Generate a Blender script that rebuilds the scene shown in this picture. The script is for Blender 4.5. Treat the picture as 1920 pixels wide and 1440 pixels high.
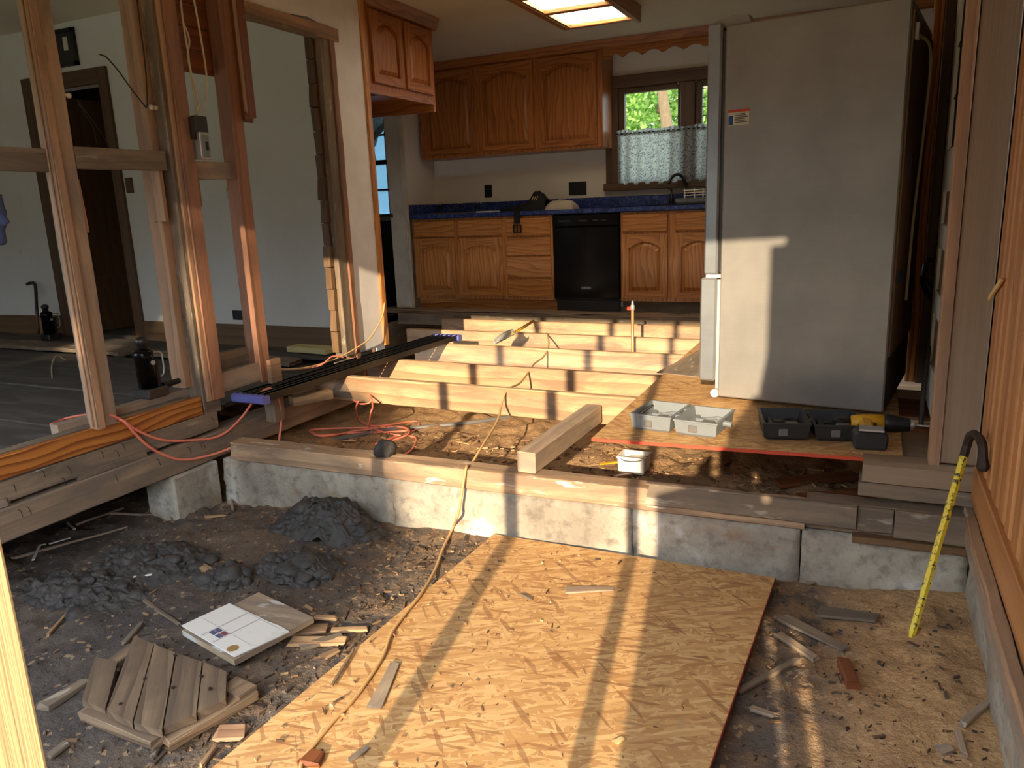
import bpy, bmesh, math, random
from mathutils import Vector, Matrix, noise, Quaternion
random.seed(7)
for o in list(bpy.data.objects): bpy.data.objects.remove(o)
scene = bpy.context.scene
COL = scene.collection

# ------------------------------------------------------------------ camera
F = 1427.0
def _n(v): return v.normalized()
_Y = _n(Vector((680, -355, F)))
_D = Vector((243, 6200, F)); _D = _n(_D - _D.dot(_Y) * _Y)
_Z = -_D
_X = _Y.cross(_Z)
CAM = Vector((0, 0, 0.93))
def ray(u, v):
    d = Vector((u - 960, v - 720, F)); return Vector((_X.dot(d), _Y.dot(d), _Z.dot(d)))
def onz(u, v, z): d = ray(u, v); return CAM + d * ((z - CAM.z) / d.z)
def ony(u, v, y): d = ray(u, v); return CAM + d * ((y - CAM.y) / d.y)
def onx(u, v, x): d = ray(u, v); return CAM + d * ((x - CAM.x) / d.x)
cd = bpy.data.cameras.new('camera'); cam = bpy.data.objects.new('camera', cd); COL.objects.link(cam)
cd.sensor_width = 36; cd.sensor_fit = 'HORIZONTAL'; cd.lens = F / 1920 * 36; cd.clip_start = 0.02; cd.clip_end = 300
m = Matrix(((_X.x, -_X.y, -_X.z), (_Y.x, -_Y.y, -_Y.z), (_Z.x, -_Z.y, -_Z.z)))
cam.matrix_world = Matrix.Translation(CAM) @ m.to_4x4()
scene.camera = cam

# ------------------------------------------------------------------ sky, sun, exposure
w = bpy.data.worlds.new('sky'); scene.world = w; w.use_nodes = True
nt = w.node_tree; nt.nodes.clear()
bg = nt.nodes.new('ShaderNodeBackground'); out = nt.nodes.new('ShaderNodeOutputWorld')
bg.inputs[0].default_value = (0.78, 0.87, 1.0, 1)
nt.links.new(bg.outputs[0], out.inputs[0])
bg.inputs[1].default_value = 5.5
SUN = Vector((-0.177, 1.0, -0.305)).normalized()
sl = bpy.data.lights.new('sun', 'SUN'); sl.energy = 7.6; sl.color = (1.0, 0.80, 0.55); sl.angle = math.radians(0.55)
so = bpy.data.objects.new('sun', sl); COL.objects.link(so); so.rotation_mode = 'QUATERNION'
so.rotation_quaternion = SUN.to_track_quat('-Z', 'Y'); so.location = (3, -12, 6)
vs = scene.view_settings; vs.view_transform = 'Standard'; vs.look = 'None'; vs.gamma = 1.0; vs.use_curve_mapping = False
vs.exposure = 0.35

# ------------------------------------------------------------------ material helpers
def lin(c):
    return tuple(((x / 255) / 12.92 if x / 255 <= .04045 else ((x / 255 + .055) / 1.055) ** 2.4) for x in c) + (1,)
class MT:
    def __init__(s, name):
        s.m = bpy.data.materials.new(name); s.m.use_nodes = True; s.t = s.m.node_tree
        s.b = s.t.nodes['Principled BSDF']; s.o = s.t.nodes['Material Output']
    def n(s, typ, **kw):
        nd = s.t.nodes.new('ShaderNode' + typ)
        for k, v in kw.items():
            if k.startswith('i_'):
                key = k[2:]; key = int(key) if key.isdigit() else key.replace('_', ' ')
                if hasattr(v, 'links') or isinstance(v, bpy.types.NodeSocket): s.t.links.new(v, nd.inputs[key])
                else: nd.inputs[key].default_value = v
            else: setattr(nd, k, v)
        return nd
    def l(s, a, b): s.t.links.new(a, b)
    def ramp(s, fac, stops, interp='LINEAR'):
        r = s.n('ValToRGB'); s.l(fac, r.inputs[0]); cr = r.color_ramp; cr.interpolation = interp
        while len(cr.elements) < len(stops): cr.elements.new(.5)
        for e, (p, c) in zip(cr.elements, stops): e.position = p; e.color = c if len(c) == 4 else lin(c)
        return r.outputs[0]
    def mix(s, f, a, b, mode='MIX'):
        x = s.n('Mix', data_type='RGBA', blend_type=mode)
        for v, k in ((f, 0), (a, 6), (b, 7)):
            if isinstance(v, bpy.types.NodeSocket): s.l(v, x.inputs[k])
            else: x.inputs[k].default_value = v if k == 0 else (v if len(v) == 4 else lin(v))
        return x.outputs[2]
    def math(s, op, a, b=0.0, c=None):
        x = s.n('Math', operation=op)
        for i, v in enumerate((a, b) if c is None else (a, b, c)):
            if isinstance(v, bpy.types.NodeSocket): s.l(v, x.inputs[i])
            else: x.inputs[i].default_value = v
        return x.outputs[0]
    def mapr(s, v, a, b, c=0.0, d=1.0):
        x = s.n('MapRange'); s.l(v, x.inputs[0])
        for i, q in enumerate((a, b, c, d)): x.inputs[1 + i].default_value = q
        return x.outputs[0]
    def uv(s, sx=1, sy=1, sz=1, rot=0):
        tc = s.n('TexCoord'); mp = s.n('Mapping'); s.l(tc.outputs['UV'], mp.inputs[0])
        mp.inputs['Scale'].default_value = (sx, sy, sz); mp.inputs['Rotation'].default_value = (0, 0, rot); return mp.outputs[0]
    def pos(s, sx=1, sy=1, sz=1):
        g = s.n('NewGeometry'); mp = s.n('Mapping'); s.l(g.outputs['Position'], mp.inputs[0])
        mp.inputs['Scale'].default_value = (sx, sy, sz); return mp.outputs[0]
    def obj(s, sx=1, sy=1, sz=1):
        g = s.n('TexCoord'); mp = s.n('Mapping'); s.l(g.outputs['Object'], mp.inputs[0])
        mp.inputs['Scale'].default_value = (sx, sy, sz); return mp.outputs[0]
    def noise(s, vec, scale=5, detail=4, rough=.5, dist=0):
        x = s.n('TexNoise'); s.l(vec, x.inputs['Vector'])
        x.inputs['Scale'].default_value = scale; x.inputs['Detail'].default_value = detail
        x.inputs['Roughness'].default_value = rough; x.inputs['Distortion'].default_value = dist
        return x.outputs['Fac']
    def bump(s, h, st=.3, d=.01):
        x = s.n('Bump'); s.l(h, x.inputs['Height']); x.inputs['Strength'].default_value = st; x.inputs['Distance'].default_value = d
        s.l(x.outputs[0], s.b.inputs['Normal'])
    def set(s, col=None, rough=.6, metal=0, spec=None):
        if col is not None:
            if isinstance(col, bpy.types.NodeSocket): s.l(col, s.b.inputs['Base Color'])
            else: s.b.inputs['Base Color'].default_value = col if len(col) == 4 else lin(col)
        s.b.inputs['Roughness'].default_value = rough; s.b.inputs['Metallic'].default_value = metal
        if spec is not None: s.b.inputs['Specular IOR Level'].default_value = spec
        return s.m
def plain(name, col, rough=.5, metal=0, var=.06, spec=None):
    t = MT(name); nz = t.noise(t.obj(), 18, 4, .6)
    dark = tuple(c * (1 - var * 3) for c in lin(col)[:3]) + (1,); lite = tuple(min(1, c * (1 + var)) for c in lin(col)[:3]) + (1,)
    return t.set(t.mix(nz, dark, lite), rough, metal, spec)
def wood(name, light, dark, stain=None, su=1.0, sv=22.0, ring=6.0, rough=.65, amt=.5, stain_amt=.0, knots=True, var=.22, blotch=None, warpk=.4):
    """u runs along the grain in metres, v across"""
    t = MT(name)
    warp = t.noise(t.uv(1.1 * su, 5), 1.0, 2, .5)
    tc = t.n('TexCoord'); sep = t.n('SeparateXYZ'); t.l(tc.outputs['UV'], sep.inputs[0])
    vv = t.math('ADD', t.math('MULTIPLY', sep.outputs[1], ring * 4), t.math('MULTIPLY', warp, ring * warpk))
    rings = t.math('FRACT', vv); rings = t.math('POWER', rings, 2.2)
    fib = t.noise(t.uv(3 * su, 160), 1.0, 4, .65)
    fine = t.noise(t.uv(1.5 * su, sv), 1.0, 5, .6)
    g = t.math('ADD', t.math('MULTIPLY', rings, amt), t.math('MULTIPLY', fib, .55))
    g = t.math('ADD', g, t.math('MULTIPLY', t.math('SUBTRACT', fine, .5), .7))
    col = t.ramp(g, [(.12, light), (.85, dark)])
    if knots:
        vo = t.n('TexVoronoi', feature='F1'); t.l(t.uv(2.1, 7.5), vo.inputs['Vector']); vo.inputs['Scale'].default_value = 1.0
        k = t.mapr(vo.outputs['Distance'], .03, .13, 1, 0)
        rr = t.n('SeparateColor'); t.l(vo.outputs['Color'], rr.inputs[0]); k = t.math('MULTIPLY', k, t.math('GREATER_THAN', rr.outputs[0], .68))
        col = t.mix(t.math('MULTIPLY', k, .8), col, tuple(int(c * .45) for c in dark))
    if stain:
        b = t.noise(t.uv(1.4, 6), 1.3, 5, .65, .6)
        col = t.mix(t.mapr(b, .52 - stain_amt * .4, .75 - stain_amt * .3, 0, .85), col, stain)
    if blotch:
        b = t.noise(t.uv(2.5, 9), 2.0, 4, .6, .3)
        col = t.mix(t.mapr(b, .6, .68, 0, .9), col, blotch)
    oi = t.n('ObjectInfo'); hs = t.n('HueSaturation'); t.l(col, hs.inputs['Color'])
    t.l(t.mapr(oi.outputs['Random'], 0, 1, 1 - var, 1 + var * .6), hs.inputs['Value'])
    t.bump(t.math('ADD', fib, fine), .25, .004)
    return t.set(hs.outputs[0], rough)

# ------------------------------------------------------------------ mesh helpers
def setp(o, label=None, cat=None, group=None, kind=None):
    for k, v in (('label', label), ('category', cat), ('group', group), ('kind', kind)):
        if v: o[k] = v
    return o
ROOTLOC = {}
def rootloc(p):
    while p.parent: p = p.parent
    return p.location if p.name in ROOTLOC else Vector()
def thing(name, label, cat, loc=(0, 0, 0), group=None, kind=None, rot=None):
    o = bpy.data.objects.new(name, None); COL.objects.link(o); o.location = loc; o.empty_display_size = .05
    if rot is not None: o.rotation_euler = rot
    else: ROOTLOC[o.name] = 1
    return setp(o, label, cat, group, kind)
def mk(name, bm, mat, parent=None, smooth=False, **kw):
    """bm in world coordinates (or in the root's own frame when the root is rotated)"""
    if parent is not None:
        r = rootloc(parent)
        if r.length: bmesh.ops.translate(bm, vec=-Vector(r), verts=bm.verts)
    me = bpy.data.meshes.new(name); bm.normal_update(); bm.to_mesh(me); bm.free()
    if smooth:
        for p in me.polygons: p.use_smooth = True
    o = bpy.data.objects.new(name, me); COL.objects.link(o)
    for mm in (mat if isinstance(mat, (list, tuple)) else [mat]): me.materials.append(mm)
    if parent is not None: o.parent = parent
    return setp(o, **kw)
def lone(name, bm, mat, label, cat, group=None, kind=None, smooth=False):
    """a thing that is one mesh: origin at its base centre"""
    xs = [v.co for v in bm.verts]
    c = Vector(((min(v.x for v in xs) + max(v.x for v in xs)) / 2, (min(v.y for v in xs) + max(v.y for v in xs)) / 2, min(v.z for v in xs)))
    bmesh.ops.translate(bm, vec=-c, verts=bm.verts)
    o = mk(name, bm, mat, None, smooth); o.location = c
    return setp(o, label, cat, group, kind)
def uvfaces(bm, faces, axis, off=None):
    L = bm.loops.layers.uv.verify()
    if off is None: off = (random.uniform(0, 30), random.uniform(0, 30))
    for f in faces:
        ax = axis(f) if callable(axis) else axis
        n = f.normal; oth = [i for i in range(3) if i != ax]
        if abs(n[ax]) > .8: k = (oth[0], oth[1])
        else:
            q = oth[1] if abs(n[oth[0]]) > abs(n[oth[1]]) else oth[0]; k = (ax, q)
        for l in f.loops: l[L].uv = (l.vert.co[k[0]] + off[0], l.vert.co[k[1]] + off[1] + (0.37 if k[1] == oth[0] else 0))
def NB(): return bmesh.new()
def box(bm, x0, x1, y0, y1, z0, z1, axis=None, bev=0.0, mat=0):
    x0, x1 = min(x0, x1), max(x0, x1); y0, y1 = min(y0, y1), max(y0, y1); z0, z1 = min(z0, z1), max(z0, z1)
    vs_ = [bm.verts.new((x, y, z)) for z in (z0, z1) for y in (y0, y1) for x in (x0, x1)]
    fs = [bm.faces.new([vs_[i] for i in q]) for q in ((0, 2, 3, 1), (4, 5, 7, 6), (0, 1, 5, 4), (2, 6, 7, 3), (0, 4, 6, 2), (1, 3, 7, 5))]
    if bev:
        es = list({e for f in fs for e in f.edges})
        r = bmesh.ops.bevel(bm, geom=es, offset=bev, segments=1, affect='EDGES', profile=.5)
        fs = list({f for v in r['verts'] for f in v.link_faces} | {f for f in fs if f.is_valid})
    for f in fs: f.normal_update(); f.material_index = mat
    if axis is None: axis = max(range(3), key=lambda i: (x1 - x0, y1 - y0, z1 - z0)[i])
    uvfaces(bm, fs, axis)
    return fs
def bbox(*a, **k): bm = NB(); box(bm, *a, **k); return bm
def board(p0, p1, wd, th, up=(0, 0, 1), rough=0.0, segs=None, bev=.002, ragged=(0, 0), taper=1.0):
    """plank from p0 to p1 (centre line); wd measured along the side direction, th along up. Returns bmesh in world coords."""
    p0 = Vector(p0); p1 = Vector(p1); d = p1 - p0; L = d.length; ex = d / L
    up = Vector(up); ez = (up - up.dot(ex) * ex).normalized(); ey = ez.cross(ex)
    bm = NB(); n = segs or (max(2, int(L / .12)) if rough else 1)
    off = (random.uniform(0, 30), random.uniform(0, 30)); rings = []
    b = min(bev, wd * .3, th * .3)
    prof = [(-wd / 2 + b, -th / 2), (wd / 2 - b, -th / 2), (wd / 2, -th / 2 + b), (wd / 2, th / 2 - b), (wd / 2 - b, th / 2), (-wd / 2 + b, th / 2), (-wd / 2, th / 2 - b), (-wd / 2, -th / 2 + b)]
    sd = random.uniform(0, 99)
    for i in range(n + 1):
        x = L * i / n; s = 1 + (taper - 1) * i / n; ring = []
        for j, (y, z) in enumerate(prof):
            jx = x
            if i == 0 and ragged[0]: jx += random.uniform(0, ragged[0])
            if i == n and ragged[1]: jx -= random.uniform(0, ragged[1])
            q = Vector((x * 6 + sd, y * 20, z * 20)); dv = noise.noise_vector(q) * rough if rough else Vector()
            ring.append(bm.verts.new((jx + dv.x * .0, y * s + dv.y, z * s + dv.z)))
        rings.append(ring)
    for a, c in zip(rings, rings[1:]):
        for j in range(8): bm.faces.new((a[j], a[(j + 1) % 8], c[(j + 1) % 8], c[j]))
    bm.faces.new(rings[0][::-1]); bm.faces.new(rings[-1])
    bm.normal_update(); uvfaces(bm, bm.faces, 0, off)
    M = Matrix(((ex.x, ey.x, ez.x, p0.x), (ex.y, ey.y, ez.y, p0.y), (ex.z, ey.z, ez.z, p0.z), (0, 0, 0, 1)))
    bm.transform(M); bmesh.ops.recalc_face_normals(bm, faces=bm.faces); return bm
def spline(pts, n=8):
    pts = [Vector(p) for p in pts]; P = [pts[0] * 2 - pts[1]] + pts + [pts[-1] * 2 - pts[-2]]; out_ = []
    for i in range(1, len(P) - 2):
        a, b, c, d = P[i - 1:i + 3]
        for k in range(n):
            t = k / n
            out_.append(.5 * ((2 * b) + (c - a) * t + (2 * a - 5 * b + 4 * c - d) * t * t + (3 * b - a - 3 * c + d) * t ** 3))
    out_.append(pts[-1]); return out_
def tube(bm, pts, r, sides=8, cap=True):
    """r: number or list"""
    pts = [Vector(p) for p in pts]; n = len(pts); rr = r if isinstance(r, (list, tuple)) else [r] * n
    up = Vector((0, 0, 1)); rings = []; prev = None; acc = 0; L = bm.loops.layers.uv.verify(); us = []
    for i, p in enumerate(pts):
        d = (pts[min(i + 1, n - 1)] - pts[max(i - 1, 0)]).normalized()
        if prev is None:
            s = d.cross(up)
            if s.length < .1: s = d.cross(Vector((1, 0, 0)))
        else: s = prev - prev.dot(d) * d
        s.normalize(); prev = s; t = d.cross(s)
        if i: acc += (p - pts[i - 1]).length
        us.append(acc)
        rings.append([bm.verts.new(p + rr[i] * (math.cos(2 * math.pi * k / sides) * s + math.sin(2 * math.pi * k / sides) * t)) for k in range(sides)])
    fs = []
    for i, (a, c) in enumerate(zip(rings, rings[1:])):
        for k in range(sides):
            f = bm.faces.new((a[k], a[(k + 1) % sides], c[(k + 1) % sides], c[k])); fs.append(f)
            for l, (ii, kk) in zip(f.loops, ((i, k), (i, k + 1), (i + 1, k + 1), (i + 1, k))): l[L].uv = (us[ii], kk / sides * 6.28 * rr[ii])
    if cap and sides > 2: fs.append(bm.faces.new(rings[0][::-1])); fs.append(bm.faces.new(rings[-1]))
    bmesh.ops.recalc_face_normals(bm, faces=fs); return fs
def lathe(bm, prof, c=(0, 0, 0), seg=20, axis='z', M=None):
    c = Vector(c); rings = []
    for r, h in prof:
        ring = []
        for k in range(seg):
            a = 2 * math.pi * k / seg; q = Vector((r * math.cos(a), r * math.sin(a), h))
            if axis == 'x': q = Vector((q.z, q.x, q.y))
            if axis == 'y': q = Vector((q.x, q.z, q.y))
            if M: q = M @ q
            ring.append(bm.verts.new(q + c))
        rings.append(ring)
    fs = []
    for a, b in zip(rings, rings[1:]):
        for k in range(seg): fs.append(bm.faces.new((a[k], a[(k + 1) % seg], b[(k + 1) % seg], b[k])))
    fs.append(bm.faces.new(rings[0][::-1])); fs.append(bm.faces.new(rings[-1]))
    bmesh.ops.recalc_face_normals(bm, faces=fs)
    uvfaces(bm, fs, 2); return fs
def prism(bm, poly, vec, axis=None, bev=0):
    """closed polygon (world points) swept along vec"""
    vec = Vector(vec); a = [bm.verts.new(p) for p in poly]; b = [bm.verts.new(Vector(p) + vec) for p in poly]; n = len(a)
    fs = [bm.faces.new(a[::-1]), bm.faces.new(b)] + [bm.faces.new((a[i], a[(i + 1) % n], b[(i + 1) % n], b[i])) for i in range(n)]
    bmesh.ops.recalc_face_normals(bm, faces=fs)
    if bev:
        es = list({e for f in fs for e in f.edges}); r = bmesh.ops.bevel(bm, geom=es, offset=bev, segments=1, affect='EDGES', profile=.5)
        fs = list({f for v in r['verts'] for f in v.link_faces} | {f for f in fs if f.is_valid})
    for f in fs: f.normal_update()
    uvfaces(bm, fs, 0 if axis is None else axis); return fs
def struct(name, bm, mat, label, smooth=False, cat=None):
    o = mk(name, bm, mat, None, smooth); return setp(o, label, cat, None, 'structure')
def fbm(x, y, z=0.0, o=4): return noise.fractal(Vector((x, y, z)), .9, 2.1, o)

# ------------------------------------------------------------------ materials
M_ = {}
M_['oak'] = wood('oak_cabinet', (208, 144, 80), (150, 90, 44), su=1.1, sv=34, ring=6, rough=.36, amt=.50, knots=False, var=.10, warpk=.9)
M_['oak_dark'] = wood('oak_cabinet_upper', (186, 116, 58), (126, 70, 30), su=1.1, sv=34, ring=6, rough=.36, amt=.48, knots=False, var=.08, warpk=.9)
M_['joist'] = wood('joist_pine', (226, 190, 142), (174, 130, 88), (134, 108, 86), su=.8, sv=26, ring=2.6, amt=.55, stain_amt=.5, var=.10)
M_['stud'] = wood('stud_reddish_fir', (188, 148, 112), (138, 102, 76), (126, 104, 86), su=.7, sv=26, ring=3, amt=.45, stain_amt=.2, var=.10)
M_['stud_red'] = wood('stud_red_fir', (172, 122, 92), (120, 80, 58), (112, 88, 74), su=.7, sv=26, ring=3, amt=.4, stain_amt=.1, var=.08)
M_['stud_pale'] = wood('stud_weathered', (196, 168, 138), (140, 110, 86), (128, 116, 104), su=.7, sv=26, ring=3, amt=.35, stain_amt=.5, var=.12)
M_['grey'] = wood('old_grey_timber', (158, 136, 110), (102, 84, 66), (98, 88, 76), su=.8, sv=30, ring=3, amt=.3, stain_amt=.5, rough=.8, var=.15, blotch=(168, 156, 138))
M_['beam'] = wood('old_brown_beam', (172, 146, 116), (108, 86, 66), (112, 100, 88), su=.6, sv=34, ring=2.5, amt=.35, stain_amt=.5, rough=.85, var=.05)
M_['sillwood'] = wood('weathered_sill', (206, 172, 134), (150, 114, 82), (132, 110, 90), su=.8, sv=28, ring=2.5, amt=.35, stain_amt=.4, var=.05, blotch=(214, 206, 190))
M_['oldplank'] = wood('worn_floor_plank', (162, 136, 106), (94, 74, 56), (104, 88, 72), su=1.6, sv=30, ring=5, amt=.6, stain_amt=.5, var=.16)
M_['orange'] = wood('orange_pine', (206, 132, 58), (132, 70, 24), su=.9, sv=22, ring=9, amt=.8, rough=.5, var=.04, warpk=.55)
M_['floor'] = wood('dark_subfloor', (112, 106, 98), (66, 62, 58), (58, 52, 46), su=.5, sv=20, ring=1.2, amt=.2, stain_amt=.7, rough=.85, knots=False, var=.12)
M_['trim'] = wood('dark_brown_trim', (98, 70, 42), (58, 38, 22), su=.8, sv=26, ring=3, amt=.35, rough=.5, knots=False, var=.08)
M_['basebrown'] = wood('brown_baseboard', (124, 94, 62), (80, 58, 38), su=.8, sv=26, ring=3, amt=.3, rough=.6, knots=False, var=.08)
M_['pine'] = wood('knotty_pine', (192, 134, 80), (146, 92, 48), su=.5, sv=18, ring=2.2, amt=.4, rough=.45, var=.10)
M_['jamb'] = wood('brown_jamb', (152, 128, 102), (120, 98, 76), su=.5, sv=26, ring=1.5, amt=.2, rough=.6, knots=False, var=.05)
M_['newpine'] = wood('new_pine', (244, 214, 150), (214, 170, 100), su=.7, sv=20, ring=2, amt=.3, rough=.55, knots=False, var=.03)
M_['shiplap'] = wood('red_brown_shiplap', (142, 82, 44), (92, 46, 22), su=.6, sv=22, ring=2.5, amt=.4, rough=.6, var=.2)
M_['scrap'] = wood('splintered_wood', (210, 172, 124), (150, 108, 70), (110, 92, 76), su=1, sv=24, ring=3, amt=.3, stain_amt=.4, var=.35)
M_['plywood'] = wood('weathered_plywood', (196, 172, 140), (146, 118, 88), (120, 108, 96), su=1, sv=18, ring=2, amt=.3, stain_amt=.5, knots=False, blotch=(206, 204, 198))
M_['green_wood'] = wood('treated_offcut', (206, 196, 138), (170, 156, 98), su=1, sv=18, ring=2, amt=.25, knots=False)

def m_wall(name, col, dirty, scale=1.5, rough=.75):
    t = MT(name); a = t.noise(t.pos(), scale, 5, .6); b = t.noise(t.pos(1, 1, .3), 9, 4, .6)
    c = t.mix(t.mapr(a, .4, .75, 0, .5), col, dirty); c = t.mix(t.mapr(b, .62, .75, 0, .25), c, dirty)
    t.bump(t.noise(t.pos(), 60, 3), .08, .003); return t.set(c, rough)
M_['wall'] = m_wall('white_painted_wall', (222, 221, 214), (202, 196, 184))
M_['wall_kitchen'] = m_wall('kitchen_wall', (228, 222, 208), (210, 202, 184))
M_['ceil'] = m_wall('cream_ceiling', (232, 220, 196), (218, 204, 178), 3)
M_['casing'] = m_wall('white_gloss_casing', (214, 208, 192), (150, 138, 118), 3, .45)
M_['plaster'] = m_wall('raw_drywall', (238, 234, 230), (206, 198, 192), 4)
def m_concrete():
    t = MT('old_concrete'); a = t.noise(t.pos(), 2.2, 6, .62, .4); b = t.noise(t.pos(), 22, 5, .6); z = t.n('NewGeometry')
    c = t.ramp(a, [(.25, (108, 100, 88)), (.45, (150, 141, 126)), (.58, (174, 166, 148)), (.66, (206, 204, 198))])
    c = t.mix(t.mapr(b, .5, .72, 0, .65), c, (92, 84, 74))
    br = t.noise(t.pos(1, 1, 3), 3.5, 4, .6); c = t.mix(t.mapr(br, .56, .7, 0, .6), c, (150, 116, 84))
    t.bump(t.math('ADD', b, t.noise(t.pos(), 80, 3)), .5, .008); return t.set(c, .9)
M_['concrete'] = m_concrete()
def m_dirt():
    t = MT('dirt'); p = t.pos(); sx = t.n('SeparateXYZ'); g = t.n('NewGeometry'); t.l(g.outputs['Position'], sx.inputs[0])
    X, Y = sx.outputs[0], sx.outputs[1]
    a = t.noise(p, 1.6, 6, .6, .3); b = t.noise(p, 9, 6, .65, .4); c_ = t.noise(p, 60, 4, .7)
    base = t.ramp(a, [(.3, (70, 64, 60)), (.5, (90, 80, 71)), (.68, (116, 98, 80))])
    base = t.mix(t.mapr(b, .42, .66, 0, .75), base, (54, 50, 48))
    saw = t.math('MULTIPLY', t.mapr(t.math('ADD', X, t.math('MULTIPLY', t.math('SUBTRACT', b, .5), .5)), -.16, .08), t.mapr(t.math('ADD', Y, t.math('MULTIPLY', a, .4)), 1.3, 2.1, .3, 1))
    base = t.mix(saw, base, t.ramp(c_, [(.3, (160, 124, 84)), (.7, (206, 166, 116))]))
    ins = t.mapr(t.math('ADD', Y, t.math('MULTIPLY', t.math('SUBTRACT', b, .5), .3)), 2.72, 2.9)
    tan = t.ramp(b, [(.3, (110, 82, 54)), (.5, (158, 124, 84)), (.7, (186, 150, 104))])
    base = t.mix(ins, base, tan)
    band = t.math('MULTIPLY', t.mapr(Y, 2.0, 2.7), t.mapr(b, .45, .6)); base = t.mix(t.math('MULTIPLY', band, .5), base, (150, 118, 82))
    mid = t.math('MULTIPLY', t.mapr(X, -2.0, -1.5), t.mapr(b, .42, .6)); base = t.mix(t.math('MULTIPLY', mid, .55), base, (146, 116, 84))
    fl = t.n('TexVoronoi', feature='F1'); t.l(t.pos(1, 1, 1), fl.inputs['Vector']); fl.inputs['Scale'].default_value = 70
    sc = t.n('SeparateColor'); t.l(fl.outputs['Color'], sc.inputs[0])
    base = t.mix(t.math('MULTIPLY', t.math('GREATER_THAN', sc.outputs[0], .95), .45), base, (190, 160, 118))
    t.bump(t.math('ADD', t.math('MULTIPLY', b, 2), c_), .7, .015); return t.set(base, .95)
M_['dirt'] = m_dirt()
def m_mud():
    t = MT('wet_grey_mud'); b = t.noise(t.pos(), 14, 6, .65); t.bump(b, .6, .02)
    return t.set(t.ramp(b, [(.3, (42, 40, 38)), (.7, (76, 72, 68))]), .7)
M_['mud'] = m_mud()
def m_osb():
    t = MT('oriented_strand_board'); layers = []
    for i, (ang, sc, ox) in enumerate(((.15, 1, 0), (-.45, 1.15, 7), (.8, .9, 13), (1.7, 1.3, 21), (-1.0, 1.05, 29))):
        mp0 = t.uv(1, 1, 1, ang); mp = t.n('Mapping'); t.l(mp0, mp.inputs[0]); mp.inputs['Location'].default_value = (ox, ox * .7, 0); mp.inputs['Scale'].default_value = (12 * sc, 80 * sc, 1)
        vo = t.n('TexVoronoi', feature='F1'); t.l(mp.outputs[0], vo.inputs['Vector']); vo.inputs['Scale'].default_value = 1
        s_ = t.n('SeparateColor'); t.l(vo.outputs['Color'], s_.inputs[0]); layers.append((s_.outputs[0], s_.outputs[1]))
    pal = [(.0, (170, 122, 74)), (.3, (190, 145, 90)), (.55, (204, 160, 103)), (.8, (216, 177, 121)), (1.0, (180, 132, 80))]
    col = t.ramp(layers[0][0], pal)
    for a, b in layers[1:]:
        col = t.mix(t.math('GREATER_THAN', b, .58), col, t.ramp(a, pal))
    for a, b in layers[2:4]:
        col = t.mix(t.math('MULTIPLY', t.math('GREATER_THAN', b, .955), .55), col, (130, 84, 50))
    d = t.noise(t.pos(), 2.2, 5, .6); col = t.mix(t.mapr(d, .5, .75, 0, .35), col, (160, 126, 88))
    e = t.noise(t.pos(), 7, 5, .7); col = t.mix(t.mapr(e, .62, .75, 0, .5), col, (128, 112, 96))
    t.bump(layers[1][0], .25, .003); return t.set(col, .7)
M_['osb'] = m_osb()
def m_blue():
    t = MT('blue_marbled_laminate'); a = t.noise(t.obj(), 22, 6, .7, 1.5)
    return t.set(t.ramp(a, [(.35, (18, 30, 74)), (.5, (38, 58, 120)), (.62, (86, 108, 168)), (.7, (30, 44, 92))]), .3)
M_['blue_top'] = m_blue()
def m_steel(name, col, rough=.35, metal=.6):
    t = MT(name); a = t.noise(t.obj(), 3, 4, .6); b = t.noise(t.obj(1, 1, 60), 8, 3, .6)
    d = tuple(int(c * .9) for c in col); return t.set(t.mix(t.mapr(t.math('ADD', a, t.math('MULTIPLY', b, .2)), .45, .75), col, d), rough, metal)
M_['fridge'] = m_steel('fridge_grey_paint', (156, 152, 145), .34, .25)
M_['fridge_door'] = m_steel('fridge_door_steel', (170, 174, 176), .33, .6)
M_['black_gloss'] = plain('black_gloss', (9, 9, 10), .16, var=.02, spec=.22)
M_['black'] = plain('black_plastic', (24, 24, 25), .45)
M_['black_metal'] = plain('black_metal', (26, 25, 25), .35, .4)
M_['gun'] = plain('gunmetal', (74, 72, 70), .4, .7)
M_['steel'] = plain('bare_steel', (190, 188, 182), .35, .4)
M_['rust'] = plain('rusty_iron', (66, 52, 44), .7, .3, var=.2)
M_['white'] = plain('white_plastic', (226, 222, 212), .5)
M_['cable'] = plain('cream_cable', (206, 192, 160), .55)
M_['ceramic'] = plain('ceramic_knob', (222, 212, 190), .3)
M_['wire'] = plain('old_black_wire', (44, 38, 34), .8)
M_['cord_orange'] = plain('orange_cord', (244, 138, 110), .45, var=.03)
M_['cord_tan'] = plain('tan_cord', (204, 164, 108), .55)
M_['brass'] = plain('brass_copper_pipe', (200, 160, 108), .4, .4)
M_['redvalve'] = plain('red_valve', (176, 52, 36), .5)
M_['redpaint'] = plain('red_edge_paint', (206, 74, 44), .6, var=.08)
M_['darkredpaint'] = plain('dark_red_edge_paint', (134, 48, 26), .7, var=.12)
M_['bluecap'] = plain('blue_plastic_cap', (112, 116, 190), .4)
M_['case_grey'] = plain('dusty_grey_case', (124, 130, 132), .55)
M_['case_black'] = plain('black_case', (40, 42, 42), .5)
M_['case_trim'] = plain('grey_case_insert', (108, 104, 100), .5)
M_['dyellow'] = plain('drill_yellow', (214, 160, 30), .4)
M_['cloth_white'] = plain('white_cloth', (206, 194, 172), .9)
M_['cloth_black'] = plain('black_webbing', (18, 18, 20), .8)
M_['cloth_blue'] = plain('blue_denim', (66, 78, 112), .9)
M_['paper'] = plain('paper', (212, 206, 188), .8)
M_['note'] = plain('green_note_paper', (206, 210, 188), .8)
M_['ink'] = plain('ink', (50, 50, 60), .8)
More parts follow.
